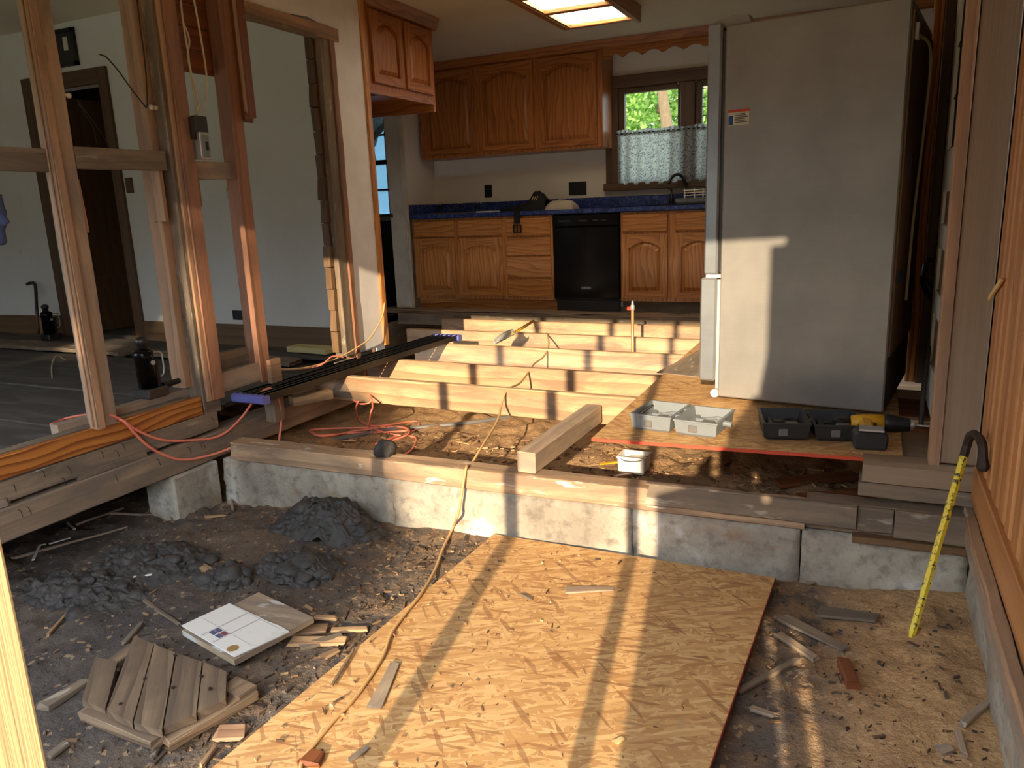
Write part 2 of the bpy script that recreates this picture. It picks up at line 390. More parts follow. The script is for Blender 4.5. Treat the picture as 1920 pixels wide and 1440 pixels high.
M_['vent'] = plain('rusty_vent', (120, 96, 72), .7)
M_['tape'] = plain('blue_tape', (30, 80, 140), .6)
M_['rubber'] = plain('grey_rubber_hose', (62, 56, 50), .6)
def m_yellowbar():
    t = MT('chipped_yellow_paint'); a = t.noise(t.obj(), 60, 4, .7)
    return t.set(t.mix(t.mapr(a, .55, .60), (222, 194, 40), (56, 44, 34)), .5)
M_['ybar'] = m_yellowbar()
def m_tile():
    t = MT('vinyl_tile'); a = t.noise(t.obj(), 9, 5, .6); return t.set(t.mix(t.mapr(a, .62, .75, 0, .4), (226, 222, 212), (178, 160, 130)), .45)
M_['tile'] = m_tile()
M_['tile_line'] = plain('tile_grey_line', (198, 192, 186), .5)
M_['tile_red'] = plain('tile_red_square', (136, 74, 78), .5)
M_['tile_blue'] = plain('tile_blue_square', (92, 92, 124), .5)
def m_emit(name, col, st):
    t = MT(name); t.b.inputs['Emission Color'].default_value = lin(col); t.b.inputs['Emission Strength'].default_value = st; return t.set(col, .5)
M_['diffuser'] = m_emit('lit_diffuser', (255, 232, 200), 7.0)
def m_glass(name, tint=(230, 236, 232), gl=.12):
    t = MT(name); t.t.nodes.remove(t.b); tr = t.n('BsdfTransparent'); tr.inputs[0].default_value = lin(tint); gs = t.n('BsdfGlossy'); gs.inputs['Roughness'].default_value = .05
    mx = t.n('MixShader'); mx.inputs[0].default_value = gl; t.l(tr.outputs[0], mx.inputs[1]); t.l(gs.outputs[0], mx.inputs[2]); t.l(mx.outputs[0], t.o.inputs[0]); return t.m
M_['glass'] = m_glass('window_glass')
def m_screen():
    t = MT('hazy_blue_glass'); t.t.nodes.remove(t.b); tr = t.n('BsdfTransparent'); tr.inputs[0].default_value = lin((150, 180, 196)); q = t.n('BsdfTranslucent'); q.inputs[0].default_value = lin((150, 176, 190))
    gs = t.n('BsdfGlossy'); gs.inputs['Roughness'].default_value = .08; mx = t.n('MixShader'); mx.inputs[0].default_value = .75; t.l(tr.outputs[0], mx.inputs[1]); t.l(q.outputs[0], mx.inputs[2])
    m2 = t.n('MixShader'); m2.inputs[0].default_value = .08; t.l(mx.outputs[0], m2.inputs[1]); t.l(gs.outputs[0], m2.inputs[2]); t.l(m2.outputs[0], t.o.inputs[0]); return t.m
M_['glass_blue'] = m_screen()
def m_fabric(name, c1, c2, scale, tr=.45, th=.5):
    t = MT(name); t.t.nodes.remove(t.b); a = t.noise(t.obj(), scale, 5, .7, .8); col = t.mix(t.mapr(a, th - .06, th + .06), c1, c2)
    d = t.n('BsdfDiffuse'); q = t.n('BsdfTranslucent'); t.l(col, d.inputs[0]); t.l(col, q.inputs[0]); mx = t.n('MixShader'); mx.inputs[0].default_value = tr
    t.l(d.outputs[0], mx.inputs[1]); t.l(q.outputs[0], mx.inputs[2]); t.l(mx.outputs[0], t.o.inputs[0]); return t.m
M_['curtain'] = m_fabric('floral_curtain', (196, 196, 188), (112, 114, 120), 75, .6, .53)
M_['curtain_w'] = m_fabric('white_curtain', (196, 190, 178), (176, 168, 156), 12, .35)
def m_leaf():
    t = MT('leaves'); t.t.nodes.remove(t.b); g = t.n('NewGeometry'); col = t.ramp(g.outputs['Random Per Island'], [(0, (92, 136, 58)), (.5, (150, 190, 92)), (1, (216, 228, 150))])
    d = t.n('BsdfDiffuse'); q = t.n('BsdfTranslucent'); t.l(col, d.inputs[0]); t.l(col, q.inputs[0]); mx = t.n('MixShader'); mx.inputs[0].default_value = .4
    t.l(d.outputs[0], mx.inputs[1]); t.l(q.outputs[0], mx.inputs[2]); t.l(mx.outputs[0], t.o.inputs[0]); return t.m
M_['leaf'] = m_leaf()
M_['leaf_dark'] = plain('shaded_leaves', (74, 76, 58), .9, var=.2)  # darker, greyer leaf colour picked to cut green bounce light
M_['bark'] = plain('bark', (148, 120, 92), .9, var=.2)
def m_grass():
    t = MT('lawn'); a = t.noise(t.pos(), 1.2, 6, .7); return t.set(t.ramp(a, [(.3, (88, 84, 60)), (.7, (126, 116, 86))]), .95)
M_['lawn'] = m_grass()
def m_chips():
    t = MT('wood_chips'); g = t.n('NewGeometry'); return t.set(t.ramp(g.outputs['Random Per Island'], [(0, (70, 52, 38)), (.45, (112, 84, 58)), (.8, (158, 122, 82)), (1, (206, 172, 124))]), .85)
M_['chips'] = m_chips()
def m_chips2():
    t = MT('dirty_wood_chips'); g = t.n('NewGeometry'); return t.set(t.ramp(g.outputs['Random Per Island'], [(0, (56, 46, 38)), (.6, (92, 72, 54)), (.9, (128, 100, 72)), (1, (176, 144, 104))]), .9)
M_['chips_dark'] = m_chips2()

# ------------------------------------------------------------------ the setting
def YF(x): return 2.742 + .022 * (x + 1.3)          # front face of the cross foundation
def H(x, y):
    """height of the dirt"""
    z = -.462 + .018 * fbm(x * 1.3, y * 1.3) + .012 * fbm(x * 6, y * 6, 3) + .006 * fbm(x * 22, y * 22, 7, 3)
    left = max(0, min(1, (-2.2 - x) / .7)); rgh = .03 * left * abs(fbm(x * 9 + 5, y * 9, 2, 4)); z += rgh - .03 * left
    saw = max(0, min(1, (x + .05) / .3)) * max(0, min(1, (y - 1.3) / .8)); z += .045 * saw
    t = max(0, min(1, (y - 2.84) / .08)); t = t * t * (3 - 2 * t); zin = -.325 + .03 * fbm(x * 2, y * 2, 9) + .02 * fbm(x * 8, y * 8, 4)
    return z * (1 - t) + zin * t
def grid(x0, x1, y0, y1, dx, fz):
    bm = NB(); nx = int((x1 - x0) / dx); ny = int((y1 - y0) / dx)
    vs_ = [[bm.verts.new((x0 + (x1 - x0) * i / nx, y0 + (y1 - y0) * j / ny, fz(x0 + (x1 - x0) * i / nx, y0 + (y1 - y0) * j / ny))) for i in range(nx + 1)] for j in range(ny + 1)]
    for j in range(ny):
        for i in range(nx): bm.faces.new((vs_[j][i], vs_[j][i + 1], vs_[j + 1][i + 1], vs_[j + 1][i]))
    return bm
struct('ground', grid(-4.2, .46, .3, 4.2, .016, H), M_['dirt'], 'bare dark dirt under the removed floor', True, 'dirt ground')
def outz(x, y): return -.56
bm = NB(); 
for (a, b, c, d) in ((-60, 60, -60, .5), (-60, -4.0, .5, 60), (.44, 60, .5, 60), (-4.0, .44, 4.1, 60)): box(bm, a, b, c, d, -.75, -.56)
struct('ground_outside', bm, M_['lawn'], 'lawn outside around the house', cat='lawn')
# cross foundation, four concrete lengths with open cracks between them
r = setp(bpy.data.objects.new('foundation_wall', None), 'low concrete foundation wall crossing in front of the joists', 'foundation', None, 'structure'); COL.objects.link(r); r.location = (-1.3, 2.74, -.5); ROOTLOC[r.name] = 1
def rough_block(poly_top_front, depth, z0, z1, seed, n=.006):
    x0, x1 = poly_top_front; nx = max(6, int((x1 - x0) / .03)); nz = 10; bm = NB(); g = []
    for i in range(nx + 1):
        x = x0 + (x1 - x0) * i / nx; col = []
        for j in range(nz + 3):
            if j <= nz:
                z = z0 + (z1 - z0) * j / nz; y = YF(x) + n * 2 * fbm(x * 4 + seed, z * 8, seed) + n * fbm(x * 20, z * 20, seed, 3)
                if j == nz: y += .008; 
                z += (.006 * fbm(x * 9, 1, seed) if j == nz else 0)
            elif j == nz + 1: y, z = YF(x) + depth, z1 - .004
            else: y, z = YF(x) + depth, z0
            xx = x + (.006 * fbm(z * 20, seed, 3) if i in (0, nx) else 0)
            col.append(bm.verts.new((xx, y, z)))
        g.append(col)
    for a, b in zip(g, g[1:]):
        for j in range(nz + 2): bm.faces.new((a[j], b[j], b[j + 1], a[j + 1]))
    bm.faces.new(g[0]); bm.faces.new(g[-1][::-1]); bmesh.ops.recalc_face_normals(bm, faces=bm.faces); return bm
for i, (a, b) in enumerate(((-2.93, -1.92), (-1.915, -.80), (-.796, -.172), (-.165, .362))):
    mk('concrete_length', rough_block((a, b), .16, -.62, -.252, i * 3.3), M_['concrete'], r, True)
# right side kerb under the panelled wall
r = setp(bpy.data.objects.new('kerb_right', None), 'concrete kerb carrying the panelled wall at the right', 'foundation', None, 'structure'); COL.objects.link(r); r.location = (.45, 1.5, -.6); ROOTLOC[r.name] = 1
bm = NB(); nx = 60
g = []
for i in range(nx + 1):
    y = .2 + 2.75 * i / nx; col = []
    for j in range(9):
        z = -.62 + .40 * j / 8; col.append(bm.verts.new((.365 + .012 * fbm(y * 3, z * 6) + .005 * fbm(y * 15, z * 15, 4), y, z)))
    col.append(bm.verts.new((.6, y, -.22))); g.append(col)
for a, b in zip(g, g[1:]):
    for j in range(9): bm.faces.new((a[j], a[j + 1], b[j + 1], b[j]))
bmesh.ops.recalc_face_normals(bm, faces=bm.faces)
mk('concrete_face', bm, M_['concrete'], r, True)
# kitchen shell
bm = NB(); box(bm, -4.1, -2.16, 7.0, 7.12, -.02, 2.4); box(bm, -.66, .6, 7.0, 7.12, -.02, 2.4); box(bm, -2.16, -.66, 7.0, 7.12, -.02, 1.12); box(bm, -2.16, -.66, 7.0, 7.12, 1.96, 2.4)
struct('wall_back', bm, M_['wall_kitchen'], 'kitchen back wall above the blue counter', cat='wall')
bm = NB(); box(bm, -4.2, -4.1, 6.37, 7.12, -.02, 2.4)
struct('wall_stub', bm, M_['wall_kitchen'], 'short kitchen side wall at the left end of the counter', cat='wall')
bm = NB(); box(bm, -7.2, -5.35, 7.0, 7.12, -.02, 2.6); box(bm, -4.45, -4.2, 7.0, 7.12, -.02, 2.6); box(bm, -5.35, -4.45, 7.0, 7.12, -.02, .92); box(bm, -5.35, -4.45, 7.0, 7.12, 2.1, 2.6)
struct('wall_nook', bm, M_['wall'], 'back wall of the dim side nook with the curtained window', cat='wall')
bm = NB(); box(bm, -3.06, .6, 2.8, 7.1, 2.30, 2.45); box(bm, -4.2, -3.06, 4.65, 7.1, 2.30, 2.45)
struct('ceiling', bm, M_['ceil'], 'cream kitchen ceiling', cat='ceiling')
struct('ceiling_left', bbox(-8.4, -3.09, .2, 7.1, 2.52, 2.62), M_['ceil'], 'ceiling of the room at the left', cat='ceiling')
struct('ceiling_front', bbox(-3.09, .6, .2, 2.8, 2.52, 2.62), M_['ceil'], 'ceiling over the gutted front room', cat='ceiling')
struct('roof_outside', bbox(-8.6, 1.0, -.1, 7.4, 2.64, 2.8), M_['ceil'], 'flat roof deck over the house', cat='roof')
# left room far wall with doorway
DX0, DX1, DZ = -6.46, -5.66, 2.03
bm = NB(); box(bm, -8.4, DX0, 4.5, 4.6, -.09, 2.6); box(bm, DX1, -3.2, 4.5, 4.6, -.09, 2.6); box(bm, DX0, DX1, 4.5, 4.6, DZ, 2.6)
struct('wall_far_left', bm, M_['wall'], 'white far wall of the left room with a dark doorway', cat='wall')
struct('wall_left', bbox(-8.5, -8.4, .2, 4.6, -.4, 2.6), M_['wall'], 'outer side wall of the left room', cat='wall')
bm = NB(); box(bm, -7.2, -7.1, 4.6, 7.0, -.4, 2.6); box(bm, -5.3, -5.2, 4.6, 6.0, -.4, 2.6); box(bm, -7.2, -5.2, 6.0, 6.1, -.4, 2.6)
struct('wall_hall', bm, M_['basebrown'], 'dark hallway walls behind the doorway', cat='wall')
struct('floor_hall', bbox(-7.1, -4.2, 4.6, 7.0, -.1, -.03), M_['floor'], 'dark floor of the hallway and nook', cat='floor')
bm = NB(); box(bm, -5.2, -3.42, 4.6, 4.7, -.03, 2.5)
struct('wall_nook_side', bm, M_['wall'], 'wall between the left room and the nook', cat='wall')
bm = NB(); box(bm, -8.5, .6, 6.98, 7.14, -.75, -.021); box(bm, -8.52, -8.4, .2, 7.0, -.75, -.02); box(bm, .5, .62, 2.9, 7.0, -.75, -.02); box(bm, -4.3, -4.2, 4.6, 6.98, -.75, -.035)
struct('foundation_skirt', bm, M_['beam'], 'dark skirting around the crawlspace under the house', cat='foundation')
# baseboards
struct('baseboard_far_left', bbox(DX1 + .1, -3.21, 4.478, 4.498, -.05, .125, bev=.004), M_['basebrown'], 'brown baseboard along the white far wall', cat='baseboard')
struct('baseboard_left', board((-8.38, 4.487, .03), (DX0 - .1, 4.487, .055), .018, .18), M_['basebrown'], 'brown baseboard left of the dark doorway', cat='baseboard')
# floor of the left room, wide boards
r = setp(bpy.data.objects.new('floor_left', None), 'dark bare subfloor of the left room', 'floor', None, 'structure'); COL.objects.link(r); r.location = (-5, 3, -.06); ROOTLOC[r.name] = 1
ys = [.25, .9, 1.52, 2.35, 2.95, 3.42, 3.84]
for i, (a, b) in enumerate(zip(ys, ys[1:])):
    z = -.055 + random.uniform(-.006, .006)
    mk('floor_board', board((-8.38, (a + b) / 2, z), (-3.13 + random.uniform(-.0, .01), (a + b) / 2, z + random.uniform(-.006, .006)), b - a - .007, .025, rough=.004, segs=30), M_['floor'], r)
mk('floor_board', board((-8.38, 3.99, -.02), (-5.1, 4.0, -.03), .22, .03, rough=.012, segs=40, ragged=(0, .1)), M_['grey'], r)
mk('floor_board', board((-5.9, 4.06, -.045), (-3.6, 4.10, -.06), .16, .03, rough=.01, segs=30, ragged=(.1, .1)), M_['grey'], r)
mk('floor_board', board((-8.38, 4.33, -.045), (-3.3, 4.33, -.05), .28, .02, rough=.006, segs=30), M_['floor'], r)
mk('floor_board', board((-8.38, 4.17, -.10), (-3.15, 4.17, -.10), .66, .02, rough=.006, segs=30), M_['floor'], r)
# header and posts of the open front wall behind the camera
struct('wall_front_left', (lambda b: (box(b, -8.5, -7.6, .05, .17, -.56, 1.829), box(b, -7.6, -3.8, .05, .17, -.56, .3), box(b, -7.6, -3.8, .05, .17, 1.6, 1.829), box(b, -3.8, -3.2, .05, .17, -.56, 1.829), b)[-1])(NB()), M_['wall'], 'front wall of the left room outside the view', cat='wall')  # unseen wall; its opening is sized to let light into the left room
bm = NB(); box(bm, -8.5, -.3, .04, .18, 1.83, 2.6); box(bm, .085, .6, .04, .18, 1.83, 2.6); box(bm, -.3, .085, .04, .18, 1.83, 1.88); box(bm, -.3, .085, .04, .18, 1.907, 2.6)  # slot in the header shaped to throw a light strip on the refrigerator
struct('wall_front', bm, M_['stud'], 'header beam over the open front wall', cat='header')

# ------------------------------------------------------------------ studs of the open front wall (out of frame except the near one)
GS = 'studs of the open front wall'
lone('wall_stud', board((-.332, .126, -.56), (-.332, .126, 1.83), .092, .038, up=(1, 0, 0)), M_['newpine'], 'bright new pine stud at the bottom left corner, close to the viewer', 'stud', GS)
for x, lb in ((-.86, 'stud of the open front wall casting the strongest shadow'), (-1.52, 'stud of the open front wall casting a soft shadow'), (-2.6, 'stud of the open front wall nearest the left room')): lone('wall_stud', board((x, .11, -.56), (x, .11, 1.83), .089, .05, up=(1, 0, 0)), M_['stud'], lb, 'stud', GS)
# unseen planks added behind the viewer, outline cut to cast the viewer's body shadow
r = thing('plank_siding', 'torn vertical plank siding standing behind the viewer at the right', 'siding', (.4, -.25, -.56))
for x0, x1, za, zb in ((-.17, -.03, .74, .80), (-.03, .04, .84, .91), (.04, .07, .79, .79), (.07, .10, .95, .97), (.10, .225, 1.02, 1.2), (.25, .273, 1.25, 1.4), (.2735, .303, 1.885, 1.885), (.335, .5, 2.6, 2.6), (.5, .7, 2.6, 2.6), (.7, .9, 2.6, 2.6), (.9, 1.1, 2.6, 2.6)):  # plank tops and slots are cut to shape the sunlit patches
    bm = NB(); prism(bm, [(x0, -.26, -.56), (x1 + .0005, -.26, -.56), (x1 + .0005, -.26, zb), (x0, -.26, za)], (0, .02, 0), 2)
    mk('plank', bm, M_['stud'], r)
for q in ((.215, .262, -.56, .12), (.29, .345, -.56, .12), (.215, .262, .36, .755), (.215, .262, .825, 1.2), (.29, .345, .36, 1.885)): mk('batten', bbox(q[0], q[1], -.24, -.225, q[2], q[3]), M_['stud'], r)  # added covers; gaps between them throw the light stripes and spot

# ------------------------------------------------------------------ left partition: beam, plates, studs
XL = -3.0
GB = 'timbers of the left sill'
lone('sill_beam', board((XL - .055, .4, -.197), (XL - .055, 3.9, -.192), .14, .135, rough=.004, segs=40, bev=.006), M_['beam'], 'long heavy weathered grey brown beam under the left wall', 'beam', GB)
lone('rim_board', board((XL - .035, .4, -.070), (XL - .035, 2.80, -.068), .07, .086, rough=.005, segs=40, ragged=(0, .05)), M_['grey'], 'grey splintered timber between the orange board and the heavy beam', 'board', GB)
lone('sill_strip', board((XL - .008, .4, -.112), (XL - .008, 1.72, -.112), .03, .03, rough=.004, segs=24, ragged=(0, .04)), M_['stud_pale'], 'long grey lath wedged above the heavy beam at the left edge', 'board', GB)
lone('sill_strip', board((XL - .008, 1.98, -.112), (XL - .008, 2.34, -.112), .03, .028, rough=.004, segs=10, ragged=(.02, .04)), M_['grey'], 'short grey lath wedged above the heavy beam near the pier', 'board', GB)
nz = random.Random(3)
for k in range(22):
    y = nz.uniform(1.4, 2.75); z = nz.choice((-.03, -.05, -.09, -.15)); p = Vector((XL + (.016 if z < -.12 else .0), y, z))
    lone('bent_nail', (lambda b: (tube(b, [p, p + Vector((.012, .0, -.002)), p + Vector((.018, nz.uniform(-.006, .006), -.03))], .0016, 5), b)[-1])(NB()), M_['rust'], 'rusty bent nail in the face of the left sill timbers', 'nail', 'bent nails in the left sill')
lone('orange_board', board((XL - .018, .4, .026), (XL - .018, 2.69, .026), .036, .092, bev=.004), M_['orange'], 'clean orange pine board running along the left sill', 'board', GB)
lone('sole_plate', board((XL - .062, .4, .05), (XL - .062, 2.63, .05), .05, .055, rough=.003, segs=30), M_['grey'], 'grey bottom plate behind the orange board', 'board', GB)
lone('sole_plate', board((XL - .115, 2.0, .083), (XL - .115, 2.78, .083), .05, .05, rough=.002, segs=12), M_['stud_pale'], 'short brown plate piece under the black bottle jack', 'board', GB)
lone('sole_plate', board((XL - .118, 2.22, .045), (XL - .118, 2.78, .045), .05, .02, rough=.002, segs=12), M_['grey'], 'thin packing board under the jack plate', 'board', GB)
lone('sill_block', board((XL - .05, 2.70, .02), (XL - .05, 2.84, .02), .08, .10, rough=.006, segs=6, ragged=(0, .03)), M_['grey'], 'rotten broken block under the red post', 'board', GB)
# plates between red post and third stud
lone('sole_plate', board((XL - .03, 2.82, .11), (XL - .03, 3.24, .11), .05, .10, rough=.003, segs=10, ragged=(0, .02)), M_['stud_pale'], 'pale plate between the red post and the stud beside the black rails', 'board', GB)
lone('sole_plate', board((XL - .10, 2.84, .195), (XL - .10, 3.16, .195), .05, .10, rough=.003, segs=10), M_['grey'], 'grey timber behind the pale plate', 'board', GB)
lone('end_block', board((XL + .012, 3.17, .10), (XL + .012, 3.25, .10), .03, .13, rough=.003, segs=4), M_['stud'], 'small end block at the foot of the third stud', 'board', GB)
lone('concrete_pier', (lambda b: (prism(b, [(XL - .17, 2.43, -.62), (XL + .03, 2.43, -.62), (XL + .03, 2.72, -.62), (XL - .17, 2.72, -.62)], (0, 0, .355), 2, .01), b)[-1])(NB()), M_['concrete'], 'pale concrete pier block under the heavy left beam', 'pier')
lone('prop_block', board((-2.93, 3.12, -.16), (-2.93, 3.12, -.02), .08, .07, up=(1, 0, 0), rough=.002), M_['grey'], 'small upright wood block under the blue capped rails', 'block')
lone('prop_block', board((-2.9, 3.22, -.075), (-2.78, 3.42, -.07), .08, .05, rough=.004), M_['scrap'], 'rough wood scrap beside the prop block', 'block')
GP = 'studs of the left partition'
def post(label, mats, ys, zs, tops=2.52, xo=0.0, w=.089, parts=None):
    r = thing('partition_stud', label, 'stud', (XL - .045, ys[0][0], zs), GP)
    for (y0, y1, z0, z1, x0, x1), mm in zip(ys2(ys, zs, tops, w), mats):
        mk('timber', board(((x0 + x1) / 2, (y0 + y1) / 2, z0), ((x0 + x1) / 2, (y0 + y1) / 2, z1), x1 - x0, y1 - y0, up=(0, 1, 0), rough=.0025, segs=30, bev=.003), M_[mm], r)
    return r
def ys2(ys, zs, tops, w):
    for q in ys:
        y0, y1 = q[0], q[1]; z0 = q[2] if len(q) > 2 else zs; x1 = XL + (q[3] if len(q) > 3 else 0); ww = q[4] if len(q) > 4 else w
        z1 = q[5] if len(q) > 5 else tops
        yield y0, y1, z0, z1, x1 - ww, x1
# first post: trim strip + weathered stud
r = post('leftmost partition stud, pale grooved trim with a grey weathered face', ['stud_pale'], [(2.135, 2.215, .06, .0, .09)], .06)
bm = board((XL + .0, 2.118, .07), (XL + .0, 2.118, 2.52), .06, .034, up=(0, 1, 0), rough=.001, segs=20); mk('trim_strip', bm, M_['stud'], r)
for k in (-.014, .012): mk('groove_bead', board((XL + .012 + k, 2.097, .08), (XL + .012 + k, 2.097, 2.52), .008, .008, up=(0, 1, 0)), M_['stud'], r)
mk('splint', board((XL - .03, 2.225, .90), (XL - .03, 2.225, 1.12), .04, .018, up=(0, 1, 0), taper=.6), M_['stud'], r)
# second: pair of pale studs, grey strip, red post
r = post('pale two-piece partition stud carrying a white ceramic knob', ['stud', 'stud'], [(2.655, 2.70, .12, -.06), (2.70, 2.745, .12, -.05)], .12)
mk('splint', board((XL - .05, 2.645, .93), (XL - .05, 2.645, 1.17), .07, .02, up=(0, 1, 0), ragged=(.02, 0)), M_['stud'], r)
r = post('thick red fir post with a dark grey strip down its left edge', ['grey', 'stud', 'stud_red'], [(2.70, 2.722, .0, 0.0, .09), (2.722, 2.75, .04, .012, .09), (2.75, 2.83, .04, .02, .09)], .04)
# third: red-brown stud with split trim board
r = post('red brown partition stud beside the electrical box with a split trim board', ['stud_red'], [(3.12, 3.20, .05, 0.0, .09)], .05)
mk('trim_strip', board((XL + .012, 3.232, 1.42), (XL + .012, 3.232, 2.52), .024, .085, up=(0, 1, 0), rough=.002, segs=16, ragged=(.05, 0)), M_['shiplap'], r)
mk('trim_edge', board((XL + .028, 3.196, 1.46), (XL + .028, 3.196, 2.52), .012, .018, up=(0, 1, 0), ragged=(.02, 0)), M_['stud'], r)
# blocking rails
GR = 'blocking rails of the left partition'
lone('blocking_rail', board((XL - .03, .5, 1.19), (XL - .03, 2.13, 1.19), .045, .088, rough=.002, segs=12), M_['grey'], 'leftmost grey blocking rail running out of view', 'rail', GR)
lone('blocking_rail', board((XL - .02, 2.215, 1.205), (XL - .02, 2.67, 1.21), .045, .088, rough=.002, segs=8), M_['grey'], 'grey blocking rail between the first two partition posts', 'rail', GR)
lone('blocking_rail', board((XL - .05, 2.83, 1.175), (XL - .05, 3.19, 1.178), .045, .085, rough=.002, segs=8), M_['stud_pale'], 'short blocking rail right of the red post', 'rail', GR)
lone('blocking_stub', board((XL - .07, 2.86, 1.0), (XL - .07, 2.86, 1.135), .06, .07, up=(0, 1, 0)), M_['stud_red'], 'small red wood stub under the short blocking rail', 'block')
# shiplap seen between the studs high up
r = thing('shiplap_panel', 'dark red brown horizontal boards high behind the electrical cables', 'panelling', (XL - .15, 3.0, 1.6))
for i in range(8):
    z = 1.70 + i * .108; mk('board', board((XL - .105, 2.84, z), (XL - .105, 3.3, z), .018, .104), M_['shiplap'], r)
# far jamb stud, header, drywall strip, oak trim
r = thing('opening_frame', 'rough framed opening with header and jamb left of the white drywall strip', 'door frame', (XL - .05, 3.9, 0))
mk('header', board((XL - .02, 3.2, 1.985), (XL - .02, 4.06, 1.985), .07, .075, rough=.006, segs=16), M_['stud'], r)
mk('header_lath', board((XL + .018, 3.25, 1.945), (XL + .018, 3.85, 1.945), .012, .03, rough=.002, segs=8, ragged=(0, .05)), M_['grey'], r)
mk('jamb', board((XL - .045, 3.93, .05), (XL - .045, 3.93, 1.96), .09, .085, up=(0, 1, 0), rough=.003, segs=24), M_['grey'], r)
mk('jamb', board((XL - .03, 3.995, .02), (XL - .03, 3.995, 2.0), .085, .045, up=(0, 1, 0), rough=.004, segs=24), M_['stud_red'], r)
for i in range(14):
    z0 = .08 + i * .135
    mk('lath_end', board((XL - .06, 3.875 + random.uniform(-.012, .008), z0), (XL - .06, 3.875 + random.uniform(-.012, .008), z0 + .13), .05, .035, up=(0, 1, 0), rough=.005, segs=4), M_['trim'] if i > 4 else M_['basebrown'], r)
bm = NB()
prism(bm, [(XL, 4.03, .05), (XL, 4.25, .045), (XL, 4.30, .06), (XL, 4.30, 2.52), (XL, 3.25, 2.52), (XL, 3.25, 2.03), (XL, 3.5, 2.015), (XL, 3.8, 2.045), (XL, 4.0, 2.01), (XL, 4.03, 1.97), (XL, 4.025, 1.2)], (-.10, 0, 0), 2)
struct('wall_partition', bm, M_['plaster'], 'white drywall strip left standing between the opening and the kitchen', cat='wall')
struct('trim_1', board((XL - .045, 4.325, .05), (XL - .045, 4.325, 2.335), .12, .05, up=(0, 1, 0), bev=.004), M_['oak'], 'upright oak trim on the edge of the white drywall strip', cat='trim')
# sloped piece of loose foot block under the drywall
lone('foot_block', board((XL - .04, 3.86, -.012), (XL - .04, 4.22, -.008), .10, .045, rough=.004, segs=8), M_['grey'], 'grey timber under the foot of the white drywall strip', 'board', GB)

# ------------------------------------------------------------------ sill plates on the cross foundation
GSIL = 'sill timbers on the cross foundation'
def sill(x0, x1, z0, z1, d0, d1, mat, label, rag=(0, 0)):
    ya, yb = YF(x0) + (d0 + d1) / 2, YF(x1) + (d0 + d1) / 2
    return lone('sill_plate', board((x0, ya, (z0 + z1) / 2), (x1, yb, (z0 + z1) / 2), d1 - d0, z1 - z0, rough=.004, segs=int((x1 - x0) / .08) + 3, ragged=rag, bev=.005), M_[mat], label, 'sill plate', GSIL)
sill(-2.88, -.16, -.248, -.160, -.004, .105, 'sillwood', 'long pale sill plate lying on the cross foundation', (.04, 0))
sill(-.158, .36, -.245, -.135, .012, .11, 'grey', 'grey sill plate at the right end of the cross foundation')
sill(-.75, .01, -.216, -.128, -.022, .008, 'grey', 'dark scab board nailed on the sill near the corner', (.03, .0))
sill(.015, .125, -.222, -.132, -.012, .008, 'grey', 'short dark scab block on the sill', (0, 0))
sill(.13, .36, -.232, -.128, -.02, .008, 'grey', 'dark scab board on the sill touching the panelled wall', (0, 0))
sill(.0, .36, -.262, -.236, -.03, .04, 'basebrown', 'thin brown packing strip at the corner under the sill')
# ------------------------------------------------------------------ joists
GJ = 'kitchen floor joists'
JY = [3.60, 4.14, 4.78, 5.36, 5.95]
JL = ['nearest kitchen joist, above the orange cord pile', 'second nearest kitchen joist, with the tan cord lying over it', 'third kitchen joist, in the middle of the five', 'fourth kitchen joist, behind the copper pipe', 'farthest kitchen joist, just in front of the cabinet toe board']
for i, (y, lb) in enumerate(zip(JY, JL)):
    x0 = -3.06 if i < 3 else -3.5
    lone('floor_joist', board((x0, y + .02 + .03 * (1 if i in (0, 1) else 0), -.088), (.34, y - .03, -.088), .042, .142 + .01 * (i == 0), rough=.003, segs=30, bev=.003), M_['joist'], lb, 'joist', GJ)
lone('floor_joist', board((-4.1, 6.17, -.06), (.34, 6.19, -.06), .042, .10, rough=.003, segs=30), M_['grey'], 'dark rim joist against the cabinet base', 'joist', GJ)
for i, (x, j) in enumerate(((-2.68, 0), (-2.25, 3), (-1.9, 4), (-2.75, 4))):
    y = JY[j]; lone('joist_splice', board((x - .25, y + .045, -.09), (x + .25, y + .045, -.09), .04, .12, rough=.003, segs=8), M_['grey'], ['splice block behind the nearest joist at its left end', 'splice block behind the fourth joist', 'splice block behind the farthest joist at the centre', 'splice block behind the farthest joist at its left end'][i], 'block', 'joist splices')
# stub 4x4
lone('timber_stub', board((-1.262, 2.775, -.112), (-1.232, 3.56, -.10), .085, .092, rough=.002, segs=12, bev=.004), M_['stud_pale'], 'short square timber from the sill to the nearest joist', 'beam')
# right corner doubled timbers
lone('corner_timber', board((.02, 2.90, -.030), (.37, 2.90, -.028), .14, .065, rough=.002, segs=8), M_['jamb'], 'brown timber under the right jamb, upper of two', 'beam', 'corner timbers')
lone('corner_timber', board((.01, 2.90, -.092), (.37, 2.90, -.092), .13, .05, rough=.003, segs=8), M_['grey'], 'grey timber under the right jamb, lower of two', 'beam', 'corner timbers')
lone('floor_plank', board((.13, 3.27, -.045), (.36, 3.27, -.045), .30, .03), M_['jamb'], 'brown floor plank right of the upper strand board', 'plank', 'floor planks behind the drill')
lone('floor_plank', board((.12, 3.75, -.05), (.36, 3.75, -.05), .55, .03), M_['shiplap'], 'dark floor plank behind the refrigerator back', 'plank', 'floor planks behind the drill')
